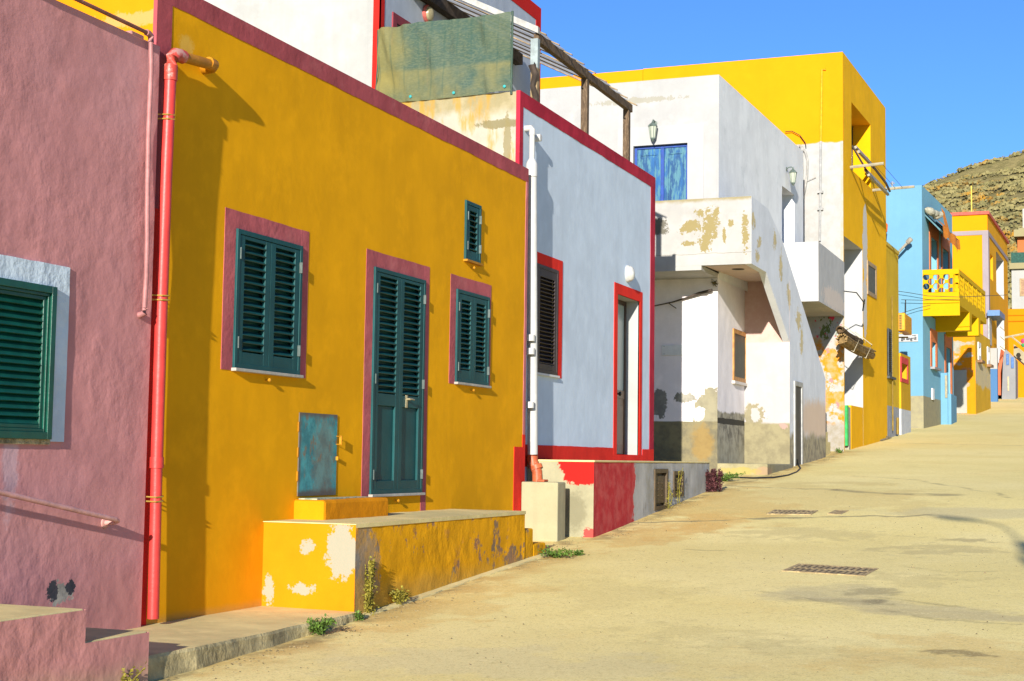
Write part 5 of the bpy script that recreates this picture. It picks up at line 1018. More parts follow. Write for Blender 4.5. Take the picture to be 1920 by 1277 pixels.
def mats():
    a = W3.uz(1583, 634, 0.25); b = W3.uz(1634, 662, 0.25)
    t = thing('rolled_blind', 'rolled brown reed blind hung across the white entrance recess', 'blind', W3.P((a[0]+b[0])/2, a[1], 0.2))
    rm = paint('dry_reed', (0.25, 0.16, 0.06), 0.9, 0.22, scale=5, bump=0.5)
    def roll(p, q, r, o, seed):
        m = MB(); rnd = random.Random(seed); m.tube([W3.P(p[0]+(q[0]-p[0])*f, p[1]+(q[1]-p[1])*f-0.05*math.sin(math.pi*f), o) for f in (0.02, 0.33, 0.66, 0.97)], r*0.88, 12)
        for k in range(110):
            an = rnd.uniform(0, 6.28); rr = r*rnd.uniform(0.8, 1.05); du, dz = rr*math.cos(an), rr*math.sin(an); e0, e1 = rnd.uniform(-0.12, 0.1), rnd.uniform(-0.25, 0.15); j = rnd.uniform(-0.03, 0.03)
            pts = [W3.P(p[0]+(q[0]-p[0])*f+e0*(1-f)+e1*f, p[1]+(q[1]-p[1])*f+dz-0.05*math.sin(math.pi*f)+j*f, o+du+rnd.uniform(-0.01, 0.01)) for f in (0, 0.33, 0.66, 1)]
            m.tube(pts, rnd.uniform(0.010, 0.022), 5)
        return m
    roll((a[0], a[1]-0.02), (b[0]+0.1, b[1]-0.02), 0.12, 0.2, 1).build('reed_roll', rm, t)
    roll((a[0]-0.05, a[1]+0.2), (b[0]-1.3, b[1]+0.2), 0.085, 0.16, 4).build('reed_roll', paint('dark_reed', (0.12, 0.075, 0.035), 0.9, 0.25, scale=10, bump=0.6), t)
    pc = paint('pale_cord', (0.45, 0.4, 0.28), 0.8)
    for f in (0.25, 0.7):
        m = MB(); u = a[0]+(b[0]-a[0])*f; z = a[1]+(b[1]-a[1])*f; m.tube([W3.P(u, z+0.45, 0.02), W3.P(u, z+0.1, 0.46), W3.P(u, z-0.24, 0.3), W3.P(u, z-0.1, 0.03)], 0.012, 5); m.build('cord', pc, t)
mats()
def bracket_rod():
    a = W3.uz(1583, 546, 0.05); b = W3.uz(1621, 569, 0.35); c = W3.uz(1625, 582, 0.3)
    m = MB(); m.tube([W3.P(a[0], a[1], 0.05), W3.P((a[0]+b[0])/2, (a[1]+b[1])/2+0.12, 0.25), W3.P(b[0], b[1], 0.35)], 0.015, 7); m.tube([W3.P(b[0], b[1]+0.1, 0.35), W3.P(c[0], c[1], 0.2)], 0.02, 7)
    o = m.build('wall_bracket', paint('black_iron', (0.03, 0.03, 0.03), 0.5)); tag(o, 'black iron arm reaching across the entrance above the rolled blind', 'bracket')
bracket_rod()

# ================================================================== OLIVE SHADED HOUSE + RED WINDOW
_e3 = W3.u(1662, 500); _c3 = W3.P(_e3, 0)
W4 = facade(_c3[0]-0.12, _c3[1], 1.88)
def olive_house():
    t = thing('olive_house', 'narrow dull yellow house with grey plinth between tall yellow and blue houses', 'house', W4.P(1, 0.8))
    u1 = W4.u(1685, 600); zt = W4.z(1684, 478); u2 = W4.u(1704, 740); zt2 = W4.z(1690, 664)
    zp = W4.z(1672, 762)
    om = plaster('olive_plaster', (0.56, 0.36, 0.02), 0.06, 0.04, 0.15, 1.0, layers=[(lambda t: t.below(zp, 0.01, 2, 0.01), [(0.30, 0.31, 0.33), (0.24, 0.245, 0.25)])])
    sh = W4.rect((1662, 615), (1669, 619), (1669, 704), (1662, 706)); m = MB(); m.grid(W4, 0, u1, -0.3, zt, holes=[(sh[0]+0.1, sh[1]-0.02, sh[2]+0.02, sh[3]-0.02)]); m.face([W4.P(0, zt), W4.P(u1, zt), W4.P(u1, zt, -6), W4.P(0, zt, -6)]); m.face([W4.P(u1, -0.3), W4.P(u1, zt), W4.P(u1, zt, -6), W4.P(u1, -0.3, -6)]); m.build('wall', om, t)
    m = MB(); m.wbox(W4, 0.0, u1+0.02, zt, zt+0.10, -0.25, 0.03); m.build('coping', plaster('olive_coping', (0.5, 0.36, 0.06), 0.08, 0, 0.15), t)
    rq = W4.rect((1688, 668), (1703, 673), (1703, 722), (1687.5, 717))
    zp2 = W4.z(1692, 768)
    lm = plaster('ochre_low_wall', (0.52, 0.30, 0.012), 0.06, 0.04, 0.15, 1.0, layers=[(lambda t: t.below(zp2, 0.01, 2, 0.01), [(0.48, 0.49, 0.50), (0.40, 0.41, 0.42)])])
    WF = facade(W4.P(u1, 0)[0]+0.06, W4.P(u1, 0)[1], 1.88); d = u2-u1
    rq = WF.rect((1689, 669), (1702.5, 673), (1702.5, 720), (1688.5, 715))
    m = MB(); m.grid(WF, 0, d, 0.0, zt2, holes=[(rq[0]+0.16, rq[1]-0.16, rq[2]+0.12, rq[3]-0.2)]); m.reveal(WF, rq[0]+0.16, rq[1]-0.16, rq[2]+0.12, rq[3]-0.2, 0.35)
    m.face([WF.P(0, zt2), WF.P(d, zt2), WF.P(d, zt2, -4), WF.P(0, zt2, -4)]); m.face([WF.P(0, 0), WF.P(0, zt2), WF.P(0, zt2, -4), WF.P(0, 0, -4)]); m.face([WF.P(d, 0), WF.P(d, zt2), WF.P(d, zt2, -0.6), WF.P(d, 0, -0.6)]); m.build('porch_wall', lm, t)
    rd = paint('red_window_border', (0.50, 0.025, 0.03), 0.6, 0.1)
    p = surround(WF, rq[0], rq[1], rq[2], rq[3], rq[0]+0.16, rq[1]-0.16, rq[2]+0.12, rq[3]-0.2, 0.02, 'window', rd, t)
    m = MB(); m.wbox(WF, rq[0]+0.17, rq[1]-0.17, rq[2]+0.13, rq[3]-0.21, -0.34, -0.3); m.build('shutter', paint('orange_shutter', (0.52, 0.17, 0.02), 0.6, 0.15), p)
    sh = W4.rect((1662, 615), (1669, 619), (1669, 704), (1662, 706))
    g = paint('dark_grey_shutter', (0.05, 0.06, 0.065), 0.6)
    leaf(W4, sh[0]+0.05, sh[1], sh[2], sh[3], 0.06, t, g, name='window', stile=0.08, rails=(sh[2]+0.1, sh[3]-0.1), nsl=20, sl_w=0.07)
    m = MB(); m.wbox(W4, sh[0], sh[1]+0.5, sh[2]-0.08, sh[2]-0.01, 0.0, 0.10); m.build('sill', g, t)
    m = MB(); q = W4.uz(1674, 770, 0.06); m.tube([W4.P(q[0], 1.0, 0.06), W4.P(q[0], W4.z(1675, 560), 0.06)], 0.022, 7); q2 = W4.u(1683, 775, 0.1); m.tube([W4.P(q2, 0.9, 0.1), W4.P(q2, zp2-0.3, 0.1)], 0.04, 7); m.build('downpipe', paint('olive_pipe', (0.22, 0.14, 0.012), 0.6), t)
olive_house()
def ac_unit():
    t = thing('air_conditioner', 'yellow air conditioner unit on brackets beside the blue house', 'air conditioner', W4.P(3.0, 5.0))
    ws = WS(W4.P(W4.u(1682, 600), 0)[1]+0.3)
    x0 = W4.o[0]+0.3; a0, a1, c0, c1 = ws.rect((1681, 586), (1697, 587), (1697, 624), (1681, 622))
    yb = ws.o[1]; ym = paint('ac_yellow', (0.60, 0.26, 0.001), 0.5, 0.06)
    wend = (WS(yb).u(1697, 600)); depth = 2.0
    m = MB(); m.box(a0, a1, yb, yb+1.8, c0+0.05, c1); m.build('casing', ym, t, bevel=0.03)
    m = MB()
    for k in range(9): z = c0+0.1+k*(c1-c0-0.2)/8; m.box(a0+0.08, a0+(a1-a0)*0.62, yb-0.012, yb-0.002, z, z+0.035)
    m.build('grille', paint('ac_grille', (0.10, 0.07, 0.01), 0.6), t)
    m = MB(); m.box(a0-0.5, a1-0.1, yb+0.1, yb+0.18, c0-0.045, c0-0.005); m.build('bracket', paint('ac_bracket', (0.30, 0.19, 0.02), 0.6), t); m = MB(); m.box(a0-0.5, a1-0.1, yb+1.6, yb+1.68, c0-0.045, c0-0.005); m.build('bracket', bpy.data.materials['ac_bracket'], t);
ac_unit()

# ================================================================== SKY BLUE HOUSE
YBL = 52.5; W5 = facade(-5.6, YBL, 3.5)
def sky_blue_house():
    t = thing('sky_blue_house', 'sky blue house with concrete plinth and orange framed windows', 'house', (-5.6, 54, 1.3))
    ws = WS(YBL); Z5 = ws.z(1728, 347)
    xc = ws.u(1728, 600); 
    zp = ws.z(1728.7, 742.5)
    lay = [(lambda t: t.below(zp, 0.03, 1.5, 0.015), [(0.27, 0.24, 0.14), (0.23, 0.205, 0.13)])]
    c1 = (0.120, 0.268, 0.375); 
    sm = plaster('sky_blue_sunlit_side', c1, 0.03, 0.02, 0.12, 0.8, fine=0.4, layers=lay)  # sunlit copy of the blue, darkened where the sun hits
    fm = plaster('sky_blue_street_side', (0.165, 0.36, 0.465), 0.03, 0.02, 0.12, 0.8, fine=0.4, layers=lay)  # street-facing copy of the blue, lightened for weaker light
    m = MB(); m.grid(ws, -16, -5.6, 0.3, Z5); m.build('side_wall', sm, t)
    ue = W5.u(1787, 600)
    uw = [W5.rect((1744.5, 442), (1757, 453), (1757, 506), (1744.5, 506)), W5.rect((1766.5, 463), (1778, 474), (1778, 512), (1766.5, 512))]
    uw = [(a, b, 5.2, d) for a, b, c, d in uw]
    lw = W5.rect((1747, 640), (1754.5, 645), (1754, 690), (1746.5, 688)); dr = W5.rect((1773.5, 650), (1782.5, 655), (1782, 745), (1773, 742)); dr = (dr[0], dr[1], 2.0, dr[3])
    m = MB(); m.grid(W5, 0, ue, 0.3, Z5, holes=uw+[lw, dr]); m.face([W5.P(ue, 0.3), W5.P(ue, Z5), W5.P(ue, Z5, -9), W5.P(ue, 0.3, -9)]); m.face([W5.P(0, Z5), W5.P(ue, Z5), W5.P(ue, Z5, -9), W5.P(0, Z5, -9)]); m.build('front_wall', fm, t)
    om = paint('orange_border', (0.45, 0.13, 0.04), 0.7, 0.08); dm = paint('deep_blue_shutter', (0.015, 0.12, 0.24), 0.5); pm = paint('pale_blue_panel', (0.26, 0.50, 0.62), 0.6)
    for i, q in enumerate(uw+[lw, dr]):
        m = MB(); m.reveal(W5, *q, 0.45); m.build('recess', fm, t)
        p = surround(W5, q[0]-0.28, q[1]+0.28, q[2]-(0.0 if i != 2 else 0.0), q[3]+0.45, q[0], q[1], q[2], q[3], 0.03, 'door' if i == 3 else 'window', om, t, bottom=False)
        if i == 3: m = MB(); m.wbox(W5, q[0]+0.01, q[1]-0.01, q[2], q[3]-0.01, -0.44, -0.38); m.build('leaf', dm, p)
        else:
            zm = q[2]+(q[3]-q[2])*0.62
            m = MB(); m.wbox(W5, q[0]+0.01, q[1]-0.01, zm, q[3]-0.01, -0.44, -0.36); m.build('glass', glass('blue_dark_glass', (0.02, 0.08, 0.14)) if i == 0 else bpy.data.materials['blue_dark_glass'], p); m = MB(); m.wbox(W5, q[0]+0.01, q[1]-0.01, q[2]+0.01, zm, -0.44, -0.34); m.build('panel', pm, p)
    m = MB(); m.wbox(W5, lw[0]-0.3, lw[1]+0.3, lw[2]-0.09, lw[2]-0.01, -0.05, 0.16); m.build('sill', paint('grey_sill', (0.25, 0.24, 0.24), 0.7), t)
    m = MB(); q = W5.uz(1748, 739); m.wbox(W5, q[0]-0.18, q[0]+0.18, q[1]-0.2, q[1]+0.2, 0, 0.05); m.build('meter_cover', paint('white_cover', (0.62, 0.64, 0.66), 0.5), t)
sky_blue_house()
def porch_wall():
    W6 = facade(W5.P(W5.u(1764, 780), 0, 0.55)[0], W5.P(W5.u(1764, 780), 0, 0.55)[1], 3.5)
    ws = WS(W6.o[1]); x0, x1 = ws.u(1763.5, 740), ws.u(1783.5, 740)
    t = thing('porch_wall', 'low sky blue porch wall with pale gate before the blue house door', 'wall', (x0, W6.o[1], 1.9))
    bm = plaster('porch_blue', (0.12, 0.27, 0.38), 0.03, 0.02, 0.12)
    z1 = ws.z(1770, 699); z2 = ws.z(1780, 738); xm = ws.u(1777, 740)
    m = MB(); m.box(x0, xm, W6.o[1], W6.o[1]+0.3, 1.0, z1); m.box(xm, x1, W6.o[1]+0.002, W6.o[1]+2.2, 1.0, z2); m.build('parapet', bm, t, bevel=0.02)
    m = MB(); a0, a1, c0, c1 = ws.rect((1772, 704), (1776.5, 704), (1776, 746), (1772, 746)); m.wbox(ws, a0, a1, c0, c1, -0.01, 0.05)
    m.build('gate_panel', paint('cream_gate', (0.30, 0.27, 0.18), 0.7, wear=(0.2, 0.16, 0.1), wearamt=0.6), t)
porch_wall()

def street_sign():
    ws = WS(YBL); a0, a1, c0, c1 = ws.rect((1688, 627.5), (1721.5, 626.5), (1721.5, 640.8), (1688, 640.8)); a0 -= 0.55
    t = thing('street_sign', 'white street name plate reading gli angeli on the blue side wall', 'sign', ws.P(a0, c0))
    m = MB(); m.wbox(ws, a0, a1, c0, c1, 0.005, 0.04); m.build('plate', paint('white_enamel_plate', (0.32, 0.325, 0.33), 0.4, 0.03), t)
    km = paint('black_lettering', (0.015, 0.015, 0.02), 0.5)
    def text(body, size, u, z, name, w=None):
        cu = bpy.data.curves.new(name, 'FONT'); cu.body = body; cu.size = size; cu.extrude = 0.004; cu.align_x = 'RIGHT'; cu.offset = 0.006 if size > 0.1 else 0.002
        if w: cu.space_character = w
        ob = bpy.data.objects.new(name, cu); COL.objects.link(ob)
        dg = bpy.context.evaluated_depsgraph_get(); me = bpy.data.meshes.new_from_object(ob.evaluated_get(dg)); bpy.data.objects.remove(ob)
        o = bpy.data.objects.new(name, me); me.materials.clear(); me.materials.append(km); COL.objects.link(o)
        p = Vector(ws.P(u, z, 0.046)); o.parent = t; o.matrix_local = Matrix.Translation(p-t.location) @ Matrix.Rotation(R_(90), 4, 'X')
    text('gli angeli', 0.15, a1-0.05, c0+0.06, 'lettering', 1.0)
    text('cortile', 0.05, a1-0.06, c1-0.06, 'small_lettering', 1.0)
street_sign()

def balcony():
    ws = WS(YBL+0.02); xr = ws.u(1798, 540)
    t = thing('balcony', 'bright yellow balcony with round pierced blocks on the blue house', 'balcony', (-5, 56, 5))
    ym = plaster('lemon_yellow', (0.50, 0.305, 0.002), 0.03, 0.02, 0.1, 0.8, fine=0.3)
    ztop = ws.z(1764, 505); zbot = ws.z(1764, 592); zslab = ws.z(1764, 561); zh1 = ws.z(1764, 514); zh0 = ws.z(1764, 548)
    x0 = -5.62; y0 = YBL+0.02
    # pierced screen: grid of circles cut out of a slab
    def screen(w, u0, u1, z0, z1, r, sx, sz, o0, o1, parent, name):
        from mathutils.geometry import delaunay_2d_cdt
        cs = []; j = 0; z = z1-r*0.75
        while z > z0+r*0.3:
            u = u0+sx*(0.42 if j % 2 == 0 else 0.92)
            while u < u1-r*0.6: cs.append((u, z)); u += sx
            z -= sz; j += 1
        e = 0.012; n = 14; vs = [Vector((u0, z0)), Vector((u1, z0)), Vector((u1, z1)), Vector((u0, z1))]; es = [(0, 1), (1, 2), (2, 3), (3, 0)]; loops = []
        for c in cs:
            b0 = len(vs); pts = [(min(max(c[0]+r*math.cos(2*math.pi*k/n), u0+e), u1-e), min(max(c[1]+r*math.sin(2*math.pi*k/n), z0+e), z1-e)) for k in range(n)]
            vs += [Vector(p) for p in pts]; es += [(b0+k, b0+(k+1) % n) for k in range(n)]; loops.append(pts)
        V, E_, F, *_ = delaunay_2d_cdt(vs, es, [], 1, 1e-5)
        m = MB()
        for f in F:
            c = sum((V[i] for i in f), Vector((0, 0)))/len(f)
            if any((c[0]-q[0])**2+(c[1]-q[1])**2 < (r*0.985)**2 for q in cs): continue
            for o in (o0, o1): m.face([w.P(V[i][0], V[i][1], o) for i in f])
        for pts in loops:
            for k in range(n): p, q = pts[k], pts[(k+1) % n]; m.face([w.P(*p, o0), w.P(*q, o0), w.P(*q, o1), w.P(*p, o1)])
        return m.build(name, ym, parent)
    screen(ws, x0, xr, zh0, zh1, 0.112, 0.335, 0.165, -0.10, -0.002, t, 'pierced_screen')
    m = MB(); m.box(x0, xr, y0, y0+0.16, zh1, ztop); m.box(x0, xr, y0, y0+0.13, zslab+0.03, zh0); m.build('end_rail', ym, t)
    WBk = facade(xr, y0, 2.9); ue = WBk.u(1848, 580)
    m = MB(); m.wbox(WBk, 0.13, ue, zh1, ztop, -0.16, 0.0); m.wbox(WBk, 0.13, ue, zslab+0.03, zh0-0.1, -0.12, -0.002); npost = 6
    for k in range(npost+1): u = 0.13+(ue-0.13-0.18)*k/npost; m.wbox(WBk, u, u+0.18, zh0-0.1, zh1, -0.13, -0.004)
    m.build('front_rail', ym, t)
    for k in range(npost):
        a = 0.13+(ue-0.31)*k/npost+0.18; b = 0.13+(ue-0.31)*(k+1)/npost
        screen(WBk, a, b, zh0-0.1, zh1, 0.105, 0.335, 0.165, -0.10, -0.02, t, 'pierced_screen')
    m = MB(); d = WBk.d*ue
    zfl = zslab-0.22; m.prism([(x0, y0+0.16, zfl), (xr+0.02, y0+0.16, zfl), (xr+0.02, y0+0.16, zslab+0.03), (x0, y0+0.16, zslab+0.03)], d); m.build('slab', ym, t); m = MB(); m.box(x0, xr+0.02, y0, y0+0.155, zbot, zslab+0.03); m.build('end_panel', ym, t)
    for (pa, pb, za, zb_) in ((1760, 1827, 591, 608),):
        pass
    for u in (2.6, ue-2.4):
        m = MB(); c = W5.P(u, 0, 0); n_ = W5.n; L = (xr-x0)*0.97
        m.prism([W5.P(u, zbot-0.30, -0.1), W5.P(u, zfl, -0.1), W5.P(u, zfl, L), W5.P(u, zbot-0.30, L)], W5.d*0.55); m.build('support_beam', ym, t)
balcony()

def awning():
    t = thing('window_awning', 'ragged orange awning over the upper windows of the blue house', 'awning', W5.P(2, 8, 0.3))
    u0, u1 = W5.u(1734, 400), W5.u(1799, 458, 0.55); zw = W5.z(1734, 396); ze = W5.z(1757, 414, 0.55); ud = u1-u0; O = 0.55
    tm = paint('teal_board', (0.07, 0.17, 0.20), 0.6, 0.1); om = paint('orange_canvas', (0.62, 0.19, 0.008), 0.8, 0.12, wear=(0.5, 0.24, 0.03), wearamt=0.6); dk = paint('dark_tar', (0.06, 0.05, 0.045), 0.8)
    zt = zw
    m = MB(); m.prism([W5.P(u0, zw-0.16, 0.0), W5.P(u0, ze-0.22, O-0.04), W5.P(u0, ze-0.17, O-0.02), W5.P(u0, zw-0.10, 0.0)], W5.d*(ud*0.72)); m.build('board', tm, t)
    m = MB(); m.prism([W5.P(u0+2.2, zw-0.05, 0.02), W5.P(u0+2.2, ze, O-0.02), W5.P(u0+2.2, ze+0.04, O-0.02), W5.P(u0+2.2, zw-0.01, 0.02)], W5.d*(ud-2.2)); m.build('cover', dk, t)
    m = MB(); n = 50
    for k in range(n):
        a, b = u0+0.5+(ud-0.5)*k/n, u0+0.5+(ud-0.5)*(k+1)/n
        dr = lambda u: max(0.06, 0.38+0.30*noise.noise(Vector((u*0.9, 0, 3)))+0.12*noise.noise(Vector((u*3.1, 2, 0))))
        oo = lambda u: O+0.03*math.sin(u*4)
        m.face([W5.P(a, ze+0.05, oo(a)), W5.P(b, ze+0.05, oo(b)), W5.P(b, ze-dr(b), oo(b)+0.03), W5.P(a, ze-dr(a), oo(a)+0.03)])
        if k < n*0.45: m.face([W5.P(a, ze+0.05, oo(a)), W5.P(b, ze+0.05, oo(b)), W5.P(b, zw+0.04, 0.08), W5.P(a, zw+0.04, 0.08)])
    m.face([W5.P(u0+0.9, ze, O), W5.P(u0+1.3, zw+0.32, 0.35), W5.P(u0+1.7, zw+0.22, 0.4), W5.P(u0+1.9, ze+0.02, O)])
    m.build('canvas', om, t)
    m = MB(); m.smooth = True
    for k in range(3):
        c = W5.P(u0+0.1+0.33*k, zt-0.0-0.03*k, 0.16+0.08*k); m.lathe(c, (0.5, 1, 0.3*k-0.2), [(0.02, -0.3), (0.10, -0.2), (0.15-0.02*k, 0), (0.11, 0.2), (0.02, 0.3)], 9)
    m.build('bundle', paint('cream_cloth', (0.36, 0.345, 0.26), 0.9, 0.15), t)
awning()

# ================================================================== FAR BUILDINGS
def peeled_house():
    ye = 66.0; ws = WS(ye); xc = ws.u(1829, 700); W7 = facade(xc, ye, 2.5)
    t = thing('peeled_house', 'low house with flaking orange and yellow paint behind the yellow balcony', 'house', (xc, ye, 2))
    zt = ws.z(1829, 618)
    pm = plaster('flaking_orange', (0.58, 0.20, 0.004), 0.05, 0.03, 0.2, 0.8, fine=0.4, layers=[
        (lambda t: t.ramp(t.noise(0.75, 6, 0.6, stretch=(1, 1, 1.6), off=3), 0.545, 0.585), [(0.30, 0.285, 0.24), (0.26, 0.22, 0.13)]),
        (lambda t: t.math('MULTIPLY', t.ramp(t.noise(0.9, 5, 0.6, stretch=(1, 1, 1.5), off=13), 0.62, 0.68), 0.8), (0.38, 0.18, 0.11))])
    fm = plaster('flaking_yellow', (0.56, 0.33, 0.02), 0.06, 0.05, 0.2, 0.8, layers=[
        (lambda t: t.math('MULTIPLY', t.patch(W7.P(*W7.uz(1843, 705)), (1.0, 4, 0.55), 0.6, 0.9, 0.1), 0.9), [(0.42, 0.37, 0.26), (0.50, 0.42, 0.22)])])
    ue = W7.u(1857, 690); w1 = W7.rect((1833, 641), (1837.5, 644), (1837.5, 676), (1833, 675)); w2 = W7.rect((1850.5, 650), (1854, 652), (1854, 684), (1850.5, 683))
    m = MB(); m.grid(ws, -14, xc, 0.8, zt); m.build('side_wall', pm, t)
    m = MB(); m.grid(W7, 0, ue, 0.8, zt); m.face([W7.P(0, zt), W7.P(ue, zt), W7.P(ue, zt, -8), W7.P(0, zt, -8)]); m.face([W7.P(ue, 0.8), W7.P(ue, zt), W7.P(ue, zt, -8), W7.P(ue, 0.8, -8)]); m.build('front_wall', fm, t)
    for q in (w1, w2):
        p = frame(W7, *q, 0.2, -0.05, 0.05, 'window', paint('white_frame_far', (0.6, 0.6, 0.58), 0.6), t); m = MB(); m.wbox(W7, q[0]+0.2, q[1]-0.2, q[2]+0.1, q[3]-0.2, -0.05, 0.01); m.build('pane', glass('slate_pane', (0.10, 0.16, 0.22)), p); m = MB(); m.wbox(W7, q[0]-0.1, q[1]+0.1, q[2]-0.12, q[2]-0.01, 0, 0.2); m.build('sill', paint('rusty_sill', (0.22, 0.12, 0.06), 0.8), p)
    a0, a1, c0, c1 = ws.rect((1788, 694), (1812.5, 694), (1812.5, 722), (1788, 722)); m = MB(); m.wbox(ws, a0, a1, c0-1.2, c1, 0.0, 0.03); m.build('whitewashed_patch', plaster('whitewash', (0.34, 0.33, 0.285), 0.05, 0.03, 0.12), t)
peeled_house()

def far_yellow_house():
    yf = 79.0; ws = WS(yf); W8 = facade(-5.2, yf, 1.9); Z8 = ws.z(1851, 402)
    t = thing('yellow_house', 'far yellow house with lilac bands and red roof coping', 'house', (-5.2, yf, 3.2))
    ym = plaster('canary_sunlit_side', (0.64, 0.235, 0.001), 0.03, 0.01, 0.08, 0.5, fine=0.2); yf2 = plaster('canary_street_side', (0.62, 0.30, 0.008), 0.04, 0.02, 0.1, 0.5, fine=0.2)  # one yellow in two copies: darker for the sunlit side, lighter for the street
    lil = plaster('lilac_band', (0.27, 0.225, 0.235), 0.04, 0.02, 0.08); cp = paint('coral_coping', (0.42, 0.08, 0.055), 0.7, 0.08)
    ue = W8.u(1889.5, 520)
    zb0, zb1 = ws.z(1851, 440), ws.z(1851, 432)
    rc = W8.rect((1868, 473), (1882, 488), (1882, 556), (1868, 552)); rl = W8.rect((1869, 588), (1883, 594), (1883, 683), (1869, 683)); sw = W8.rect((1857, 476), (1861.5, 481), (1862, 527), (1857, 522))
    m = MB(); m.grid(ws, -18, -5.2, 1.5, Z8); m.build('side_wall', ym, t)
    m = MB(); m.grid(W8, 0, ue, 1.5, Z8, holes=[rc, rl, sw]); m.face([W8.P(0, Z8), W8.P(ue, Z8), W8.P(ue, Z8, -10), W8.P(0, Z8, -10)]); m.face([W8.P(ue, 1.5), W8.P(ue, Z8), W8.P(ue, Z8, -9), W8.P(ue, 1.5, -9)]); m.build('front_wall', yf2, t)
    wm = plaster('white_recess_far', (0.38, 0.38, 0.375), 0.04, 0.0, 0.1)
    m = MB(); m.reveal(W8, *rc, 1.6); m.build('balcony_recess', wm, t); m = MB(); m.reveal(W8, *rl, 1.6); m.build('door_recess', wm, t); m = MB(); m.reveal(W8, *sw, 0.7); m.build('window_recess', yf2, t)
    m = MB(); m.wbox(W8, -0.02, ue+0.02, zb0, zb1, -0.3, 0.04); m.wbox(ws, -18, -5.2+0.04, zb0, zb1+0.001, -0.1, 0.042); m.wbox(ws, ws.u(1843.5, 600), -5.2+0.041, 1.5, zb0, -0.1, 0.041); m.wbox(W8, 0.0, 0.5, 1.5, zb0, -0.1, 0.039); m.build('band', lil, t)
    m = MB(); m.wbox(ws, -18, -5.1, Z8, Z8+0.16, -0.3, 0.1); m.wbox(W8, 0.31, ue+0.1, Z8, Z8+0.155, -0.3, 0.1); m.build('coping', cp, t)
    q = W8.rect((1852.5, 584), (1857.5, 586), (1857.5, 648), (1853, 646)); m = MB(); m.wbox(W8, q[0], q[1], q[2], q[3], 0, 0.06); m.build('shutter', paint('grey_far_shutter', (0.36, 0.36, 0.34), 0.6), t)
    bl = paint('cornflower_canopy', (0.075, 0.165, 0.33), 0.5, 0.05); z0, z1 = W8.z(1870, 572), W8.z(1870, 563)
    m = MB(); uc8 = W8.u(1884, 575, 0.6); m.prism([W8.P(-0.5, W8.z(1852, 570, 0.6), 0.0), W8.P(-0.5, W8.z(1852, 570, 0.6), 0.6), W8.P(uc8, W8.z(1852, 570, 0.6), 0.6), W8.P(uc8, W8.z(1852, 570, 0.6), 0.0)], (0, 0, 0.28)); m.build('canopy', bl, t)
    m = MB(); r = MB(); zr = W8.z(1862, 654)
    for k in range(9): u = 0.3+k*2.6/8; m.tube([W8.P(u, zr-0.1, 0.5), W8.P(u, zr+1.0, 0.5)], 0.014, 5)
    for h in (0.0, 0.5, 1.0): m.tube([W8.P(0.3, zr+h, 0.5), W8.P(2.9, zr+h, 0.5)], 0.02, 5)
    m.build('railing', paint('white_rail_far', (0.58, 0.57, 0.5), 0.6), t)
    m = MB(); m.wbox(W8, 0.1, 0.5, 1.5, zr-0.12, 0.0, ws.u(1869.5, 700)+5.2); m.build('entrance_terrace', plaster('white_blue_terrace', (0.33, 0.32, 0.29), 0.04, 0.02, 0.1, layers=[(lambda t: t.below(W8.z(1862, 689, 0.3), 0.01, 1, 0.01), (0.060, 0.14, 0.27))]), t)
    m = MB(); m.tube([(-6.0, yf+0.5, Z8), (-6.0, yf+0.5, Z8+1.6)], 0.04, 5); m.build('roof_pole', paint('yellow_pole', (0.6, 0.42, 0.05), 0.6), t)
far_yellow_house()

def stair_house():
    y = 83.0; ws = WS(y)
    x0, x1 = ws.u(1876, 700), ws.u(1904.5, 700)
    W9 = facade(x0, y, 60)
    t = thing('stair_wall', 'pale grey stair wall with blue windows and orange edge strip', 'wall', (x0, y, 3.4))
    gm = plaster('pale_grey_wall', (0.21, 0.215, 0.225), 0.05, 0.04, 0.12)
    pk = [(1881, 662), (1886, 655), (1904, 672), (1904, 746), (1877, 750)]
    m = MB(); m.wpoly(ws, [(u, z if k < 3 else 2.6) for k, (u, z) in enumerate([ws.uz(*p) for p in pk])], -2.5, 0.0); m.build('wall', gm, t)
    om = paint('coral_orange_strip', (0.42, 0.09, 0.025), 0.6, 0.06)
    pk = [(1877, 655), (1884, 655), (1876.5, 700), (1877, 741), (1869.5, 741), (1870, 705)]
    m = MB(); m.wpoly(ws, [ws.uz(*p) for p in pk], -2.6, 0.25); m.build('edge_strip', om, t)
    for q in (((1886, 662), (1892, 665), (1892, 685), (1887, 684)), ((1895.5, 668), (1901, 672), (1901, 691), (1896, 690))):
        a0, a1, c0, c1 = ws.rect(*q); p = frame(ws, a0, a1, c0, c1, 0.04, -0.05, 0.05, 'window', paint('blue_far_frame', (0.05, 0.13, 0.34), 0.6), t)
        m = MB(); m.wbox(ws, a0+0.04, a1-0.04, c0+0.04, c1-0.04, -0.05, 0.02); m.build('shutter', paint('blue_far_shutter', (0.06, 0.15, 0.36), 0.6), p)
    a0, a1, c0, c1 = ws.rect((1889.5, 706), (1892.5, 706), (1892, 733), (1889, 733)); m = MB(); m.wbox(ws, a0, a1, c0, c1, 0.0, 0.04); m.build('vent', paint('tan_vent', (0.42, 0.36, 0.22), 0.7), t)
stair_house()

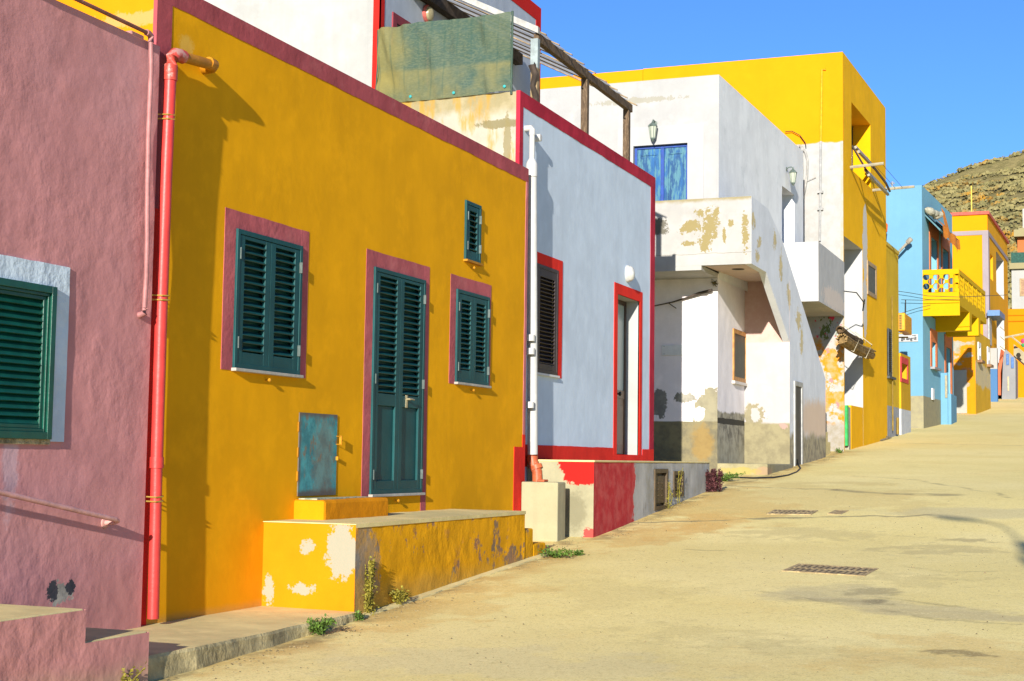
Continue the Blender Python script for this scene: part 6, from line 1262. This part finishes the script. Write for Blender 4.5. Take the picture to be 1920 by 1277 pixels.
def orange_house():
    y = 92.0; ws = WS(y); t = thing('orange_house', 'orange far house below the white one at the street end', 'house', (-4, y, 4.2))
    om = plaster('marigold', (0.60, 0.185, 0.001), 0.04, 0.02, 0.1, 0.4)
    x0, x1 = ws.u(1890, 640), ws.u(2010, 640); zt = ws.z(1905, 579)
    m = MB(); m.box(x0, x1, y, y+6, 2, zt); m.build('wall', om, t)
    m = MB(); m.wbox(ws, x0, x1, ws.z(1905, 603), ws.z(1905, 601), 0, 0.08); m.wbox(ws, x0, x1, ws.z(1905, 592), ws.z(1905, 590.5), 0, 0.06); m.build('string_course', plaster('marigold_band', (0.5, 0.15, 0.001), 0.04), t)
    y2 = 86; w2 = WS(y2); m = MB(); pk = [(1905, 672), (1925, 690), (1960, 700), (1960, 745), (1905, 744)]
    m.wpoly(w2, [(u, z if k < 3 else 2.8) for k, (u, z) in enumerate([w2.uz(*p) for p in pk])], -2.0, 0.0); m.build('garden_wall', plaster('marigold_low', (0.58, 0.20, 0.002), 0.04), t)
    m = MB(); pk = [(1897, 640), (1925, 662), (1925, 700), (1905, 674), (1897, 664)]; m.wpoly(w2, [w2.uz(*p) for p in pk], -2.2, -2.0); m.build('stair_parapet', plaster('cream_parapet', (0.31, 0.275, 0.18), 0.05), t)
    m = MB(); a = w2.uz(1884, 633); b = w2.uz(1940, 622); m.tube([w2.P(*a, 0), w2.P(*b, 0)], 0.06, 6); a = w2.uz(1897, 632); b = w2.uz(1935, 662); m.tube([w2.P(*a, 0.3), w2.P(*b, 0.3)], 0.05, 6); m.build('rail', paint('cream_rail', (0.34, 0.30, 0.19), 0.6), t)
    m = MB(); u, z = w2.uz(1919, 640); m.lathe((u, y2-0.3, z), (0, 0, 1), [(0.06, -0.15), (0.14, 0), (0.07, 0.12)], 8); m.build('flower_pot', paint('pink_flower', (0.6, 0.05, 0.15), 0.8), t)
    m = MB(); u, z = w2.uz(1920, 648); m.lathe((u, y2-0.32, z), (0, 0, 1), [(0.06, -0.12), (0.16, 0), (0.06, 0.1)], 8); m.build('foliage', paint('green_foliage', (0.05, 0.3, 0.1), 0.8), t)
orange_house()

def white_tower():
    y = 104.0; ws = WS(y); t = thing('white_house', 'far white house with orange loggia and green railing mesh at right edge', 'house', (-3, y, 5))
    wm = plaster('far_white', (0.33, 0.325, 0.30), 0.04, 0.03, 0.1, 0.4); cm = plaster('far_cream', (0.26, 0.225, 0.115), 0.05, 0.02, 0.1, 0.4); om = plaster('far_salmon', (0.40, 0.125, 0.04), 0.06, 0.03, 0.1, 0.6)
    x0, x1 = ws.u(1897, 540), ws.u(2010, 540)
    m = MB(); m.box(x0, x1, y, y+8, 3, ws.z(1905, 505)); m.build('wall', wm, t)
    m = MB(); m.box(ws.u(1893, 500), x1, y-0.3, y+8, ws.z(1905, 505), ws.z(1905, 494)); m.build('terrace_slab', cm, t)
    m = MB(); m.box(ws.u(1906, 460), x1, y+1.2, y+6, ws.z(1905, 494), ws.z(1905, 440)); m.build('loggia', om, t)
    m = MB(); m.box(ws.u(1900, 436), x1, y+0.6, y+6.5, ws.z(1905, 441), ws.z(1905, 428)); m.box(ws.u(1908, 427), x1, y+0.9, y+6.5, ws.z(1905, 428), ws.z(1905, 424)); m.build('roof_slab', cm, t)
    m = MB(); m.box(ws.u(1916, 400), x1, y+1, y+5, ws.z(1905, 424), ws.z(1917, 387)); m.build('roof_room', wm, t)
    m = MB(); m.box(ws.u(1896, 485), x1, y-0.15, y-0.1, ws.z(1905, 494), ws.z(1905, 474)); m.build('railing_mesh', paint('dark_green_mesh', (0.02, 0.075, 0.055), 0.8, 0.15), t)
    q = ws.rect((1912, 522), (1935, 522), (1935, 555), (1912, 555)); p = frame(ws, *q, 0.1, -0.05, 0.05, 'window', paint('tan_far_frame', (0.35, 0.24, 0.12), 0.7), t); m = MB(); m.wbox(ws, q[0]+0.1, q[1]-0.1, q[2]+0.1, q[3]-0.1, -0.05, 0.02); m.build('shutter', paint('tan_far_shutter', (0.30, 0.18, 0.10), 0.7), p)
white_tower()

# ---- wires, antenna, dish arm
def wires():
    m = MB(); ws = WS(YBL-0.3)
    for pts in ([(1690, 562), (1730, 563), (1800, 561)], [(1684, 546), (1705, 549), (1740, 555), (1800, 557), (1890, 553)], [(1688, 588), (1720, 578), (1745, 572)]):
        m.tube([ws.P(*ws.uz(*p), 0.0) for p in pts], 0.010, 5)
    m.tube([ws.P(*ws.uz(1698, 562), 0.0), ws.P(*ws.uz(1698, 585), 0.0)], 0.02, 5)
    o = m.build('overhead_cable', paint('black_cable', (0.03, 0.03, 0.03), 0.6)); tag(o, 'thin dark cables strung across the blue house side wall', 'cable')
    m = MB(); m.tube([ws.P(*ws.uz(1678, 483), 0.2), ws.P(*ws.uz(1706, 453), 0.2)], 0.045, 7); u, z = ws.uz(1706, 453); m.lathe(ws.P(u, z, 0.2), (1, 0, 1), [(0.08, -0.1), (0.09, 0.08), (0.05, 0.12)], 8)
    o = m.build('dish_arm', paint('pale_metal_arm', (0.28, 0.25, 0.2), 0.5)); tag(o, 'pale metal arm sticking up in front of the blue side wall', 'antenna arm')
    m = MB(); m.tube([ws.P(*ws.uz(1665, 352), -1), ws.P(*ws.uz(1666, 331), -1)], 0.04, 6); m.tube([ws.P(*ws.uz(1662, 335), -1), ws.P(*ws.uz(1671, 334), -1)], 0.025, 5); m.tube([ws.P(*ws.uz(1664, 340), -1), ws.P(*ws.uz(1670, 340), -1)], 0.02, 5)
    o = m.build('roof_antenna', paint('aluminium', (0.5, 0.5, 0.5), 0.4, metal=0.6)); tag(o, 'small aerial on the blue house roof edge', 'antenna')
    m = MB(); m.face([ws.P(*ws.uz(1662, 418), 0.5), ws.P(*ws.uz(1668, 425), 0.5), ws.P(*ws.uz(1667, 438), 0.55), ws.P(*ws.uz(1662, 444), 0.5)]); m.prism([ws.P(*ws.uz(1660, 416), 0.5), ws.P(*ws.uz(1668, 425), 0.5), ws.P(*ws.uz(1667, 438), 0.5), ws.P(*ws.uz(1660, 446), 0.5)], (0, 0.05, 0))
    o = m.build('orange_cloth', paint('orange_cloth_mat', (0.50, 0.085, 0.004), 0.8)); tag(o, 'orange cloth hung out past the tall yellow house edge', 'cloth')
wires()

# ---- drain grates
def grate(pq, label):
    p = [ghit(*q) for q in pq]; c = sum(p)/4
    t = thing('drain_grate', label, 'drain grate', c, 'iron grates let into the road')
    a = (p[1]-p[0]); b = (p[3]-p[0]); L, Wd = np.linalg.norm(a[:2]), np.linalg.norm(b[:2]); ax = a/np.linalg.norm(a); bx = b/np.linalg.norm(b)
    im = bpy.data.materials.get('cast_iron') or paint('cast_iron', (0.34, 0.25, 0.125), 0.85, 0.2, wear=(0.44, 0.33, 0.16), wearamt=0.55)
    dm = bpy.data.materials.get('grate_pit') or paint('grate_pit', (0.13, 0.095, 0.05), 0.9)
    def bar(m, s0, s1, t0, t1, h0, h1):
        q = [p[0]+ax*s+bx*w for s, w in ((s0, t0), (s1, t0), (s1, t1), (s0, t1))]; m.prism([(v[0], v[1], ground(v[1])+h0) for v in q], (0, 0, h1-h0))
    m = MB(); bar(m, 0, L, 0, 0.04, -0.004, 0.008); bar(m, 0, L, Wd-0.04, Wd, -0.004, 0.008); bar(m, 0, 0.04, 0.04, Wd-0.04, -0.004, 0.0075); bar(m, L-0.04, L, 0.04, Wd-0.04, -0.004, 0.0075); bar(m, 0.04, L-0.04, Wd*0.48, Wd*0.52, -0.004, 0.0072)
    n = max(6, int(L/0.07))
    for k in range(n): s = 0.04+(L-0.08)*(k+0.3)/n; bar(m, s, s+(L-0.08)/n*0.5, 0.04, Wd-0.04, -0.004, 0.0068)
    m.build('frame', im, t); m = MB(); bar(m, 0.02, L-0.02, 0.02, Wd-0.02, -0.004, 0.004); m.build('pit', dm, t)
grate([(1466, 1071), (1622, 1081.5), (1647, 1069.5), (1497, 1058)], 'largest iron grate in the near middle of the road')
grate([(1437, 964), (1521, 965.5), (1534, 957.5), (1452, 956.5)], 'middle-sized iron grate further up the road before the hose')
grate([(1551, 964), (1577, 965), (1591, 958.5), (1566, 957.5)], 'smallest iron grate to the right of the second one')

# ---- weeds
M_leaf = paint('weed_leaf', (0.10, 0.18, 0.025), 0.7, 0.25, scale=14); M_leaf2 = paint('weed_leaf_yellow', (0.28, 0.24, 0.03), 0.7, 0.25, scale=14); M_red = paint('weed_red', (0.105, 0.035, 0.038), 0.7, 0.3, scale=14)
def weed(c, r, h, n, label, mat=M_leaf, lean=(0, 0, 0), kind='low', name='weed', size=0.03):
    t = thing(name, label, 'weed', c, 'weeds along the wall foot'); c = Vector([float(q) for q in c])
    m = MB(); st = MB()
    if kind == 'low':
        for s in range(max(8, n//18)):
            an = random.uniform(0, 2*math.pi); ln = r*random.uniform(0.4, 1.0); tip = c+Vector((math.cos(an)*ln, math.sin(an)*ln, h*random.uniform(0.3, 1.0)))+Vector(lean)*ln
            mid = (c+tip)/2+Vector((0, 0, h*0.35)); st.tube([c, mid, tip], 0.003, 4)
            for k in range(18):
                f = random.uniform(0.15, 1); p = (c*(1-f)**2+mid*2*f*(1-f)+tip*f*f)+Vector((random.gauss(0, 0.018), random.gauss(0, 0.018), random.gauss(0, 0.012)))
                a = Vector((random.uniform(-1, 1), random.uniform(-1, 1), random.uniform(-0.2, 0.9))).normalized()*size*random.uniform(0.6, 1.3); b = a.cross(Vector((random.uniform(-1, 1), random.uniform(-1, 1), 1))).normalized()*size*0.35
                m.face([p, p+a*0.5+b, p+a, p+a*0.5-b])
    else:
        for s in range(kind if isinstance(kind, int) else 3):
            base = c+Vector((random.gauss(0, r*0.5), random.gauss(0, r*0.5), 0)); top = base+Vector((random.gauss(0, r*0.6), random.gauss(0, r*0.6), h*random.uniform(0.6, 1.0)))+Vector(lean)
            mid = (base+top)/2+Vector((random.gauss(0, 0.03), random.gauss(0, 0.03), 0)); st.tube([base, mid, top], 0.004, 4)
            for k in range(n):
                f = random.random()**0.8; p = base*(1-f)**2+mid*2*f*(1-f)+top*f*f; rr = 0.07*(1.15-f)
                p = p+Vector((random.gauss(0, rr*0.4), random.gauss(0, rr*0.4), random.gauss(0, 0.02))); a = Vector((random.uniform(-1, 1), random.uniform(-1, 1), random.uniform(-0.1, 1))).normalized()*size*random.uniform(0.5, 1.4); b = a.cross(Vector((random.uniform(-1, 1), random.uniform(-1, 1), 1))).normalized()*size*0.35
                m.face([p, p+a*0.5+b, p+a, p+a*0.5-b])
    m.build('leaves', mat, t); st.build('stem', mat, t)
def gw(px, py): p = ghit(px, py); return (p[0], p[1], ground(p[1])-0.005)
weed(gw(598, 1190), 0.16, 0.13, 420, 'green weed at the kerb edge below the yellow terrace side')
weed(gw(1040, 1046), 0.26, 0.10, 420, 'spreading green weed at the foot of the yellow terrace steps')
weed(gw(1085, 1041), 0.08, 0.05, 90, 'tiny green sprig on the road beside the terrace steps')
weed((-5.86, 11.62, ground(11.6)), 0.10, 0.52, 230, 'tall yellow green weed standing against the flaking terrace front', M_leaf2, kind=6, size=0.028)
weed((-5.84, 12.15, ground(12.1)), 0.12, 0.17, 260, 'short pale weed beside the tall one at the terrace foot', M_leaf2)
weed((-5.80, 11.3, ground(11.3)), 0.05, 0.06, 60, 'small tuft at the kerb end below the terrace corner')
weed((WQ.P(WQ.u(1247, 960), 0, 0.05)[0], WQ.u(1247, 960), ground(WQ.u(1247, 960))), 0.05, 0.50, 70, 'thin upright weed in front of the left vent hatch', M_leaf2, kind=3, size=0.022)
weed((WQ.P(WQ.u(1266, 950), 0, 0.05)[0], WQ.u(1266, 945), ground(WQ.u(1266, 945))), 0.04, 0.66, 70, 'slender upright weed in front of the right vent hatch', M_leaf2, kind=2, size=0.022)
weed(gw(1334, 922), 0.10, 0.36, 200, 'reddish purple bush at the end of the cement platform', M_red, kind=14, size=0.04)
weed(gw(1358, 903), 0.40, 0.16, 560, 'bright green ground weed beside the cement step', M_leaf, size=0.04)
weed(gw(1576, 850), 0.15, 0.12, 120, 'tiny weed at the foot of the tall yellow corner', M_leaf, size=0.04)
weed((-5.68, 8.0, ground(8.0)), 0.06, 0.16, 24, 'thin grassy sprout against the pink stoop', M_leaf2, kind=3, size=0.03)

def grit():
    m = MB(); rnd = random.Random(11); gm_ = paint('grit_stone', (0.26, 0.20, 0.10), 0.95, 0.3, scale=20)
    for k in range(1500):
        if rnd.random() < 0.6:
            y = rnd.uniform(8.4, 36); edge = -5.74 if y < 11.4 else (-5.88 if y < 16.2 else (-6.25 if y < 18.2 else (-6.0 if y < 24.3 else -5.9))); x = edge+0.03+abs(rnd.gauss(0, 0.16))
        else: y = rnd.uniform(8.5, 26); x = rnd.uniform(-5.4, 1.5)
        r = rnd.uniform(0.003, 0.010)*(1.5 if rnd.random() < 0.06 else 1); z = ground(y); n = 5
        a = [m.vert((x+r*rnd.uniform(0.7, 1.3)*math.cos(2*math.pi*i/n), y+r*rnd.uniform(0.7, 1.3)*math.sin(2*math.pi*i/n), z-0.002)) for i in range(n)]; b = m.vert((x, y, z+r*rnd.uniform(0.5, 1.0)))
        for i in range(n): m.f.append([a[i], a[(i+1) % n], b])
    struct(m.build('grit', gm_), 'stuff')
grit()

# ---- scrap sticks on the road by the yellow corner
def sticks():
    m = MB()
    for k in range(9):
        p = ghit(1620+k*5, 832-k*0.9); q = ghit(1655+k*2, 827-k*0.6); m.tube([(p[0], p[1], p[2]+0.02+0.01*k), (q[0], q[1], q[2]+0.03)], 0.02, 5)
    o = m.build('stick_pile', paint('grey_stick', (0.30, 0.24, 0.15), 0.9, 0.2)); tag(o, 'small pile of sticks at the foot of the tall yellow front', 'sticks')
sticks()

# ================================================================== HILL
def hill():
    yr = 260.0; ws = WS(yr)
    A = ws.uz(1735, 345); B = ws.uz(1830, 305); C = ws.uz(1920, 280); sl = (C[1]-A[1])/(C[0]-A[0])
    def ridge(x):
        if x < A[0]: return A[1]+(x-A[0])*0.62
        if x < B[0]: f = (x-A[0])/(B[0]-A[0]); return A[1]+(B[1]-A[1])*(f**0.9)
        return B[1]+(x-B[0])*(C[1]-B[1])/(C[0]-B[0])*(1.0 if x < C[0]+20 else 0.9)
    def hz(x, y):
        f = max(0, min(1.25, (y-118)/(yr-118))); r = ridge(x); base = 5.5
        h = base+(max(r, 5.0)-base)*(f**0.92) if f <= 1 else max(r, 5.0)-(f-1)*30
        p = Vector((x*0.05, y*0.05, 0)); k = min(1, f*4)*(1 if f < 0.97 else 0.25)
        return h-1.6*k+k*(1.6*noise.noise(p)+0.8*noise.noise(p*2.7)+0.35*noise.noise(p*8))
    m = MB(); m.smooth = True
    xs = np.linspace(-75, 70, 120); ys = np.linspace(116, 296, 100)
    ids = [[m.vert((x, y, hz(x, y))) for x in xs] for y in ys]
    for j in range(len(ys)-1):
        for i in range(len(xs)-1): m.f.append([ids[j][i], ids[j][i+1], ids[j+1][i+1], ids[j+1][i]])
    t = NT('hill_scrub')
    c = t.mix(t.ramp(t.noise(0.45, 7, 0.72, stretch=(0.6, 1, 1.3)), 0.38, 0.62), (0.15, 0.128, 0.05), (0.235, 0.19, 0.08))
    c = t.mix(t.math('MULTIPLY', t.ramp(t.noise(0.13, 5, 0.65, off=3), 0.54, 0.66), 0.8), c, (0.34, 0.175, 0.025))
    c = t.mix(t.math('MULTIPLY', t.ramp(t.noise(0.6, 5, 0.7, off=6), 0.6, 0.75), 0.4), c, (0.14, 0.12, 0.055))
    t.lk(c, t.b.inputs['Base Color']); t.b.inputs['Roughness'].default_value = 0.95; t.b.inputs['Specular IOR Level'].default_value = 0.05
    bp = t.n.new('ShaderNodeBump'); bp.inputs['Strength'].default_value = 0.5; bp.inputs['Distance'].default_value = 0.6; t.l.new(t.noise(1.1, 6, 0.7), bp.inputs['Height']); t.l.new(bp.outputs[0], t.b.inputs['Normal'])
    struct(m.build('hillside', t.m))
    # shrubs over the slope that the street end shows
    st = NT('scrub_leaf')
    c = st.mix(st.ramp(st.noise(0.35, 4, 0.6), 0.4, 0.6), (0.155, 0.138, 0.055), (0.225, 0.188, 0.075)); c = st.mix(st.ramp(st.noise(0.13, 5, 0.65, off=3), 0.53, 0.65), c, (0.33, 0.165, 0.02)); c = st.mix(st.math('MULTIPLY', st.ramp(st.noise(1.2, 4, 0.65, off=2), 0.45, 0.65), 0.6), c, (0.25, 0.215, 0.10))
    st.lk(c, st.b.inputs['Base Color']); st.b.inputs['Roughness'].default_value = 0.95; st.b.inputs['Specular IOR Level'].default_value = 0.05
    s = MB(); rnd = random.Random(4)
    for k in range(4500):
        y = rnd.uniform(122, 262); x = rnd.uniform(-0.16*y+6, 0.02*y+6) if rnd.random() < 0.85 else rnd.uniform(-45, 40)
        z = hz(x, y); R = rnd.uniform(0.35, 0.95)*(0.7+y/420)
        for q in range(16):
            th = rnd.uniform(0, 6.283); rr = R*math.sqrt(rnd.random()); h = (1-(rr/R)**2)*R*rnd.uniform(0.10, 0.45); c = Vector((x+rr*math.cos(th), y+rr*math.sin(th), z+h)); l = R*rnd.uniform(0.22, 0.42)
            nrm = Vector((math.cos(th)*rr/R+rnd.gauss(0, 0.35), math.sin(th)*rr/R-0.25+rnd.gauss(0, 0.35), 0.55)).normalized(); ta = nrm.cross(Vector((rnd.gauss(0, 1), rnd.gauss(0, 1), rnd.gauss(0, 1)))).normalized()*l; tb = nrm.cross(ta)
            s.face([c-ta, c-tb*0.7, c+ta*0.9, c+tb*0.7])
    o = s.build('hill_shrubs', st.m, smooth=False); struct(o, 'stuff')
hill()

# ================================================================== things out of frame whose shadows cross the road
SUN_A, SUN_C = 0.16, 0.27
def street_lamp():
    tip = ghit(1748, 968); L0 = 23.0; ys = tip[1]-L0
    def src(px, py): g = ghit(px, py); L = g[1]-ys; return Vector((g[0]+SUN_A*L, ys, g[2]+SUN_C*L))
    P = [src(*q) for q in ((1748, 968), (1764, 970), (1790, 973), (1820, 975), (1850, 979), (1876, 985), (1892, 994), (1906, 1006), (1914, 1020), (1917, 1045))]
    base = Vector((P[-1].x+0.05, ys, ground(ys)))
    t = thing('street_lamp', 'grey street lamp behind the viewer whose shadow falls on the road', 'street lamp', base)
    gm = paint('galvanised', (0.35, 0.35, 0.34), 0.5, metal=0.5)
    m = MB(); m.tube([base, base+Vector((0, 0, 2)), P[-1]], [0.09, 0.075, 0.06], 12); m.build('pole', gm, t)
    m = MB(); m.tube(P[3:], 0.022, 8); m.build('arm', gm, t)
    m = MB(); m.tube(P[:5], [0.02, 0.06, 0.075, 0.055, 0.025], 12); m.build('head', gm, t)
    b_ = P[-2]; m = MB(); m.box(b_.x-0.05, b_.x+0.25, ys-0.1, ys+0.1, b_.z-0.36, b_.z+0.05); m.build('junction_box', gm, t)
street_lamp()

# ================================================================== LIGHT
sv = Vector((SUN_A, -1.0, SUN_C)).normalized()
el = math.asin(sv.z); rot = math.atan2(sv.x, sv.y)
sd = bpy.data.lights.new('sun', 'SUN'); sd.energy = 4.4; sd.angle = R_(0.5); sd.color = (1.0, 0.94, 0.84)
so = bpy.data.objects.new('sun', sd); COL.objects.link(so); so.rotation_euler = (-sv).to_track_quat('-Z', 'Y').to_euler()
wd = bpy.data.worlds.new('World'); scene.world = wd; wd.use_nodes = True
nt = wd.node_tree; sky = nt.nodes.new('ShaderNodeTexSky'); sky.sky_type = 'NISHITA'; sky.sun_disc = False; sky.sun_elevation = el; sky.sun_rotation = rot
sky.altitude = 0; sky.air_density = 1.0; sky.dust_density = 0.3; sky.ozone_density = 2.0
bg = nt.nodes['Background']; tint = nt.nodes.new('ShaderNodeMix'); tint.data_type = 'RGBA'; tint.blend_type = 'MULTIPLY'; tint.inputs[0].default_value = 1.0
nt.links.new(sky.outputs[0], tint.inputs[6]); tint.inputs[7].default_value = (0.195, 0.35, 0.63, 1); nt.links.new(tint.outputs[2], bg.inputs[0]); bg.inputs[1].default_value = 0.15
scene.view_settings.view_transform = 'Standard'; scene.view_settings.look = 'None'; scene.view_settings.gamma = 1.0; scene.view_settings.exposure = 1.06
scene.cycles.max_bounces = 8; scene.cycles.diffuse_bounces = 4
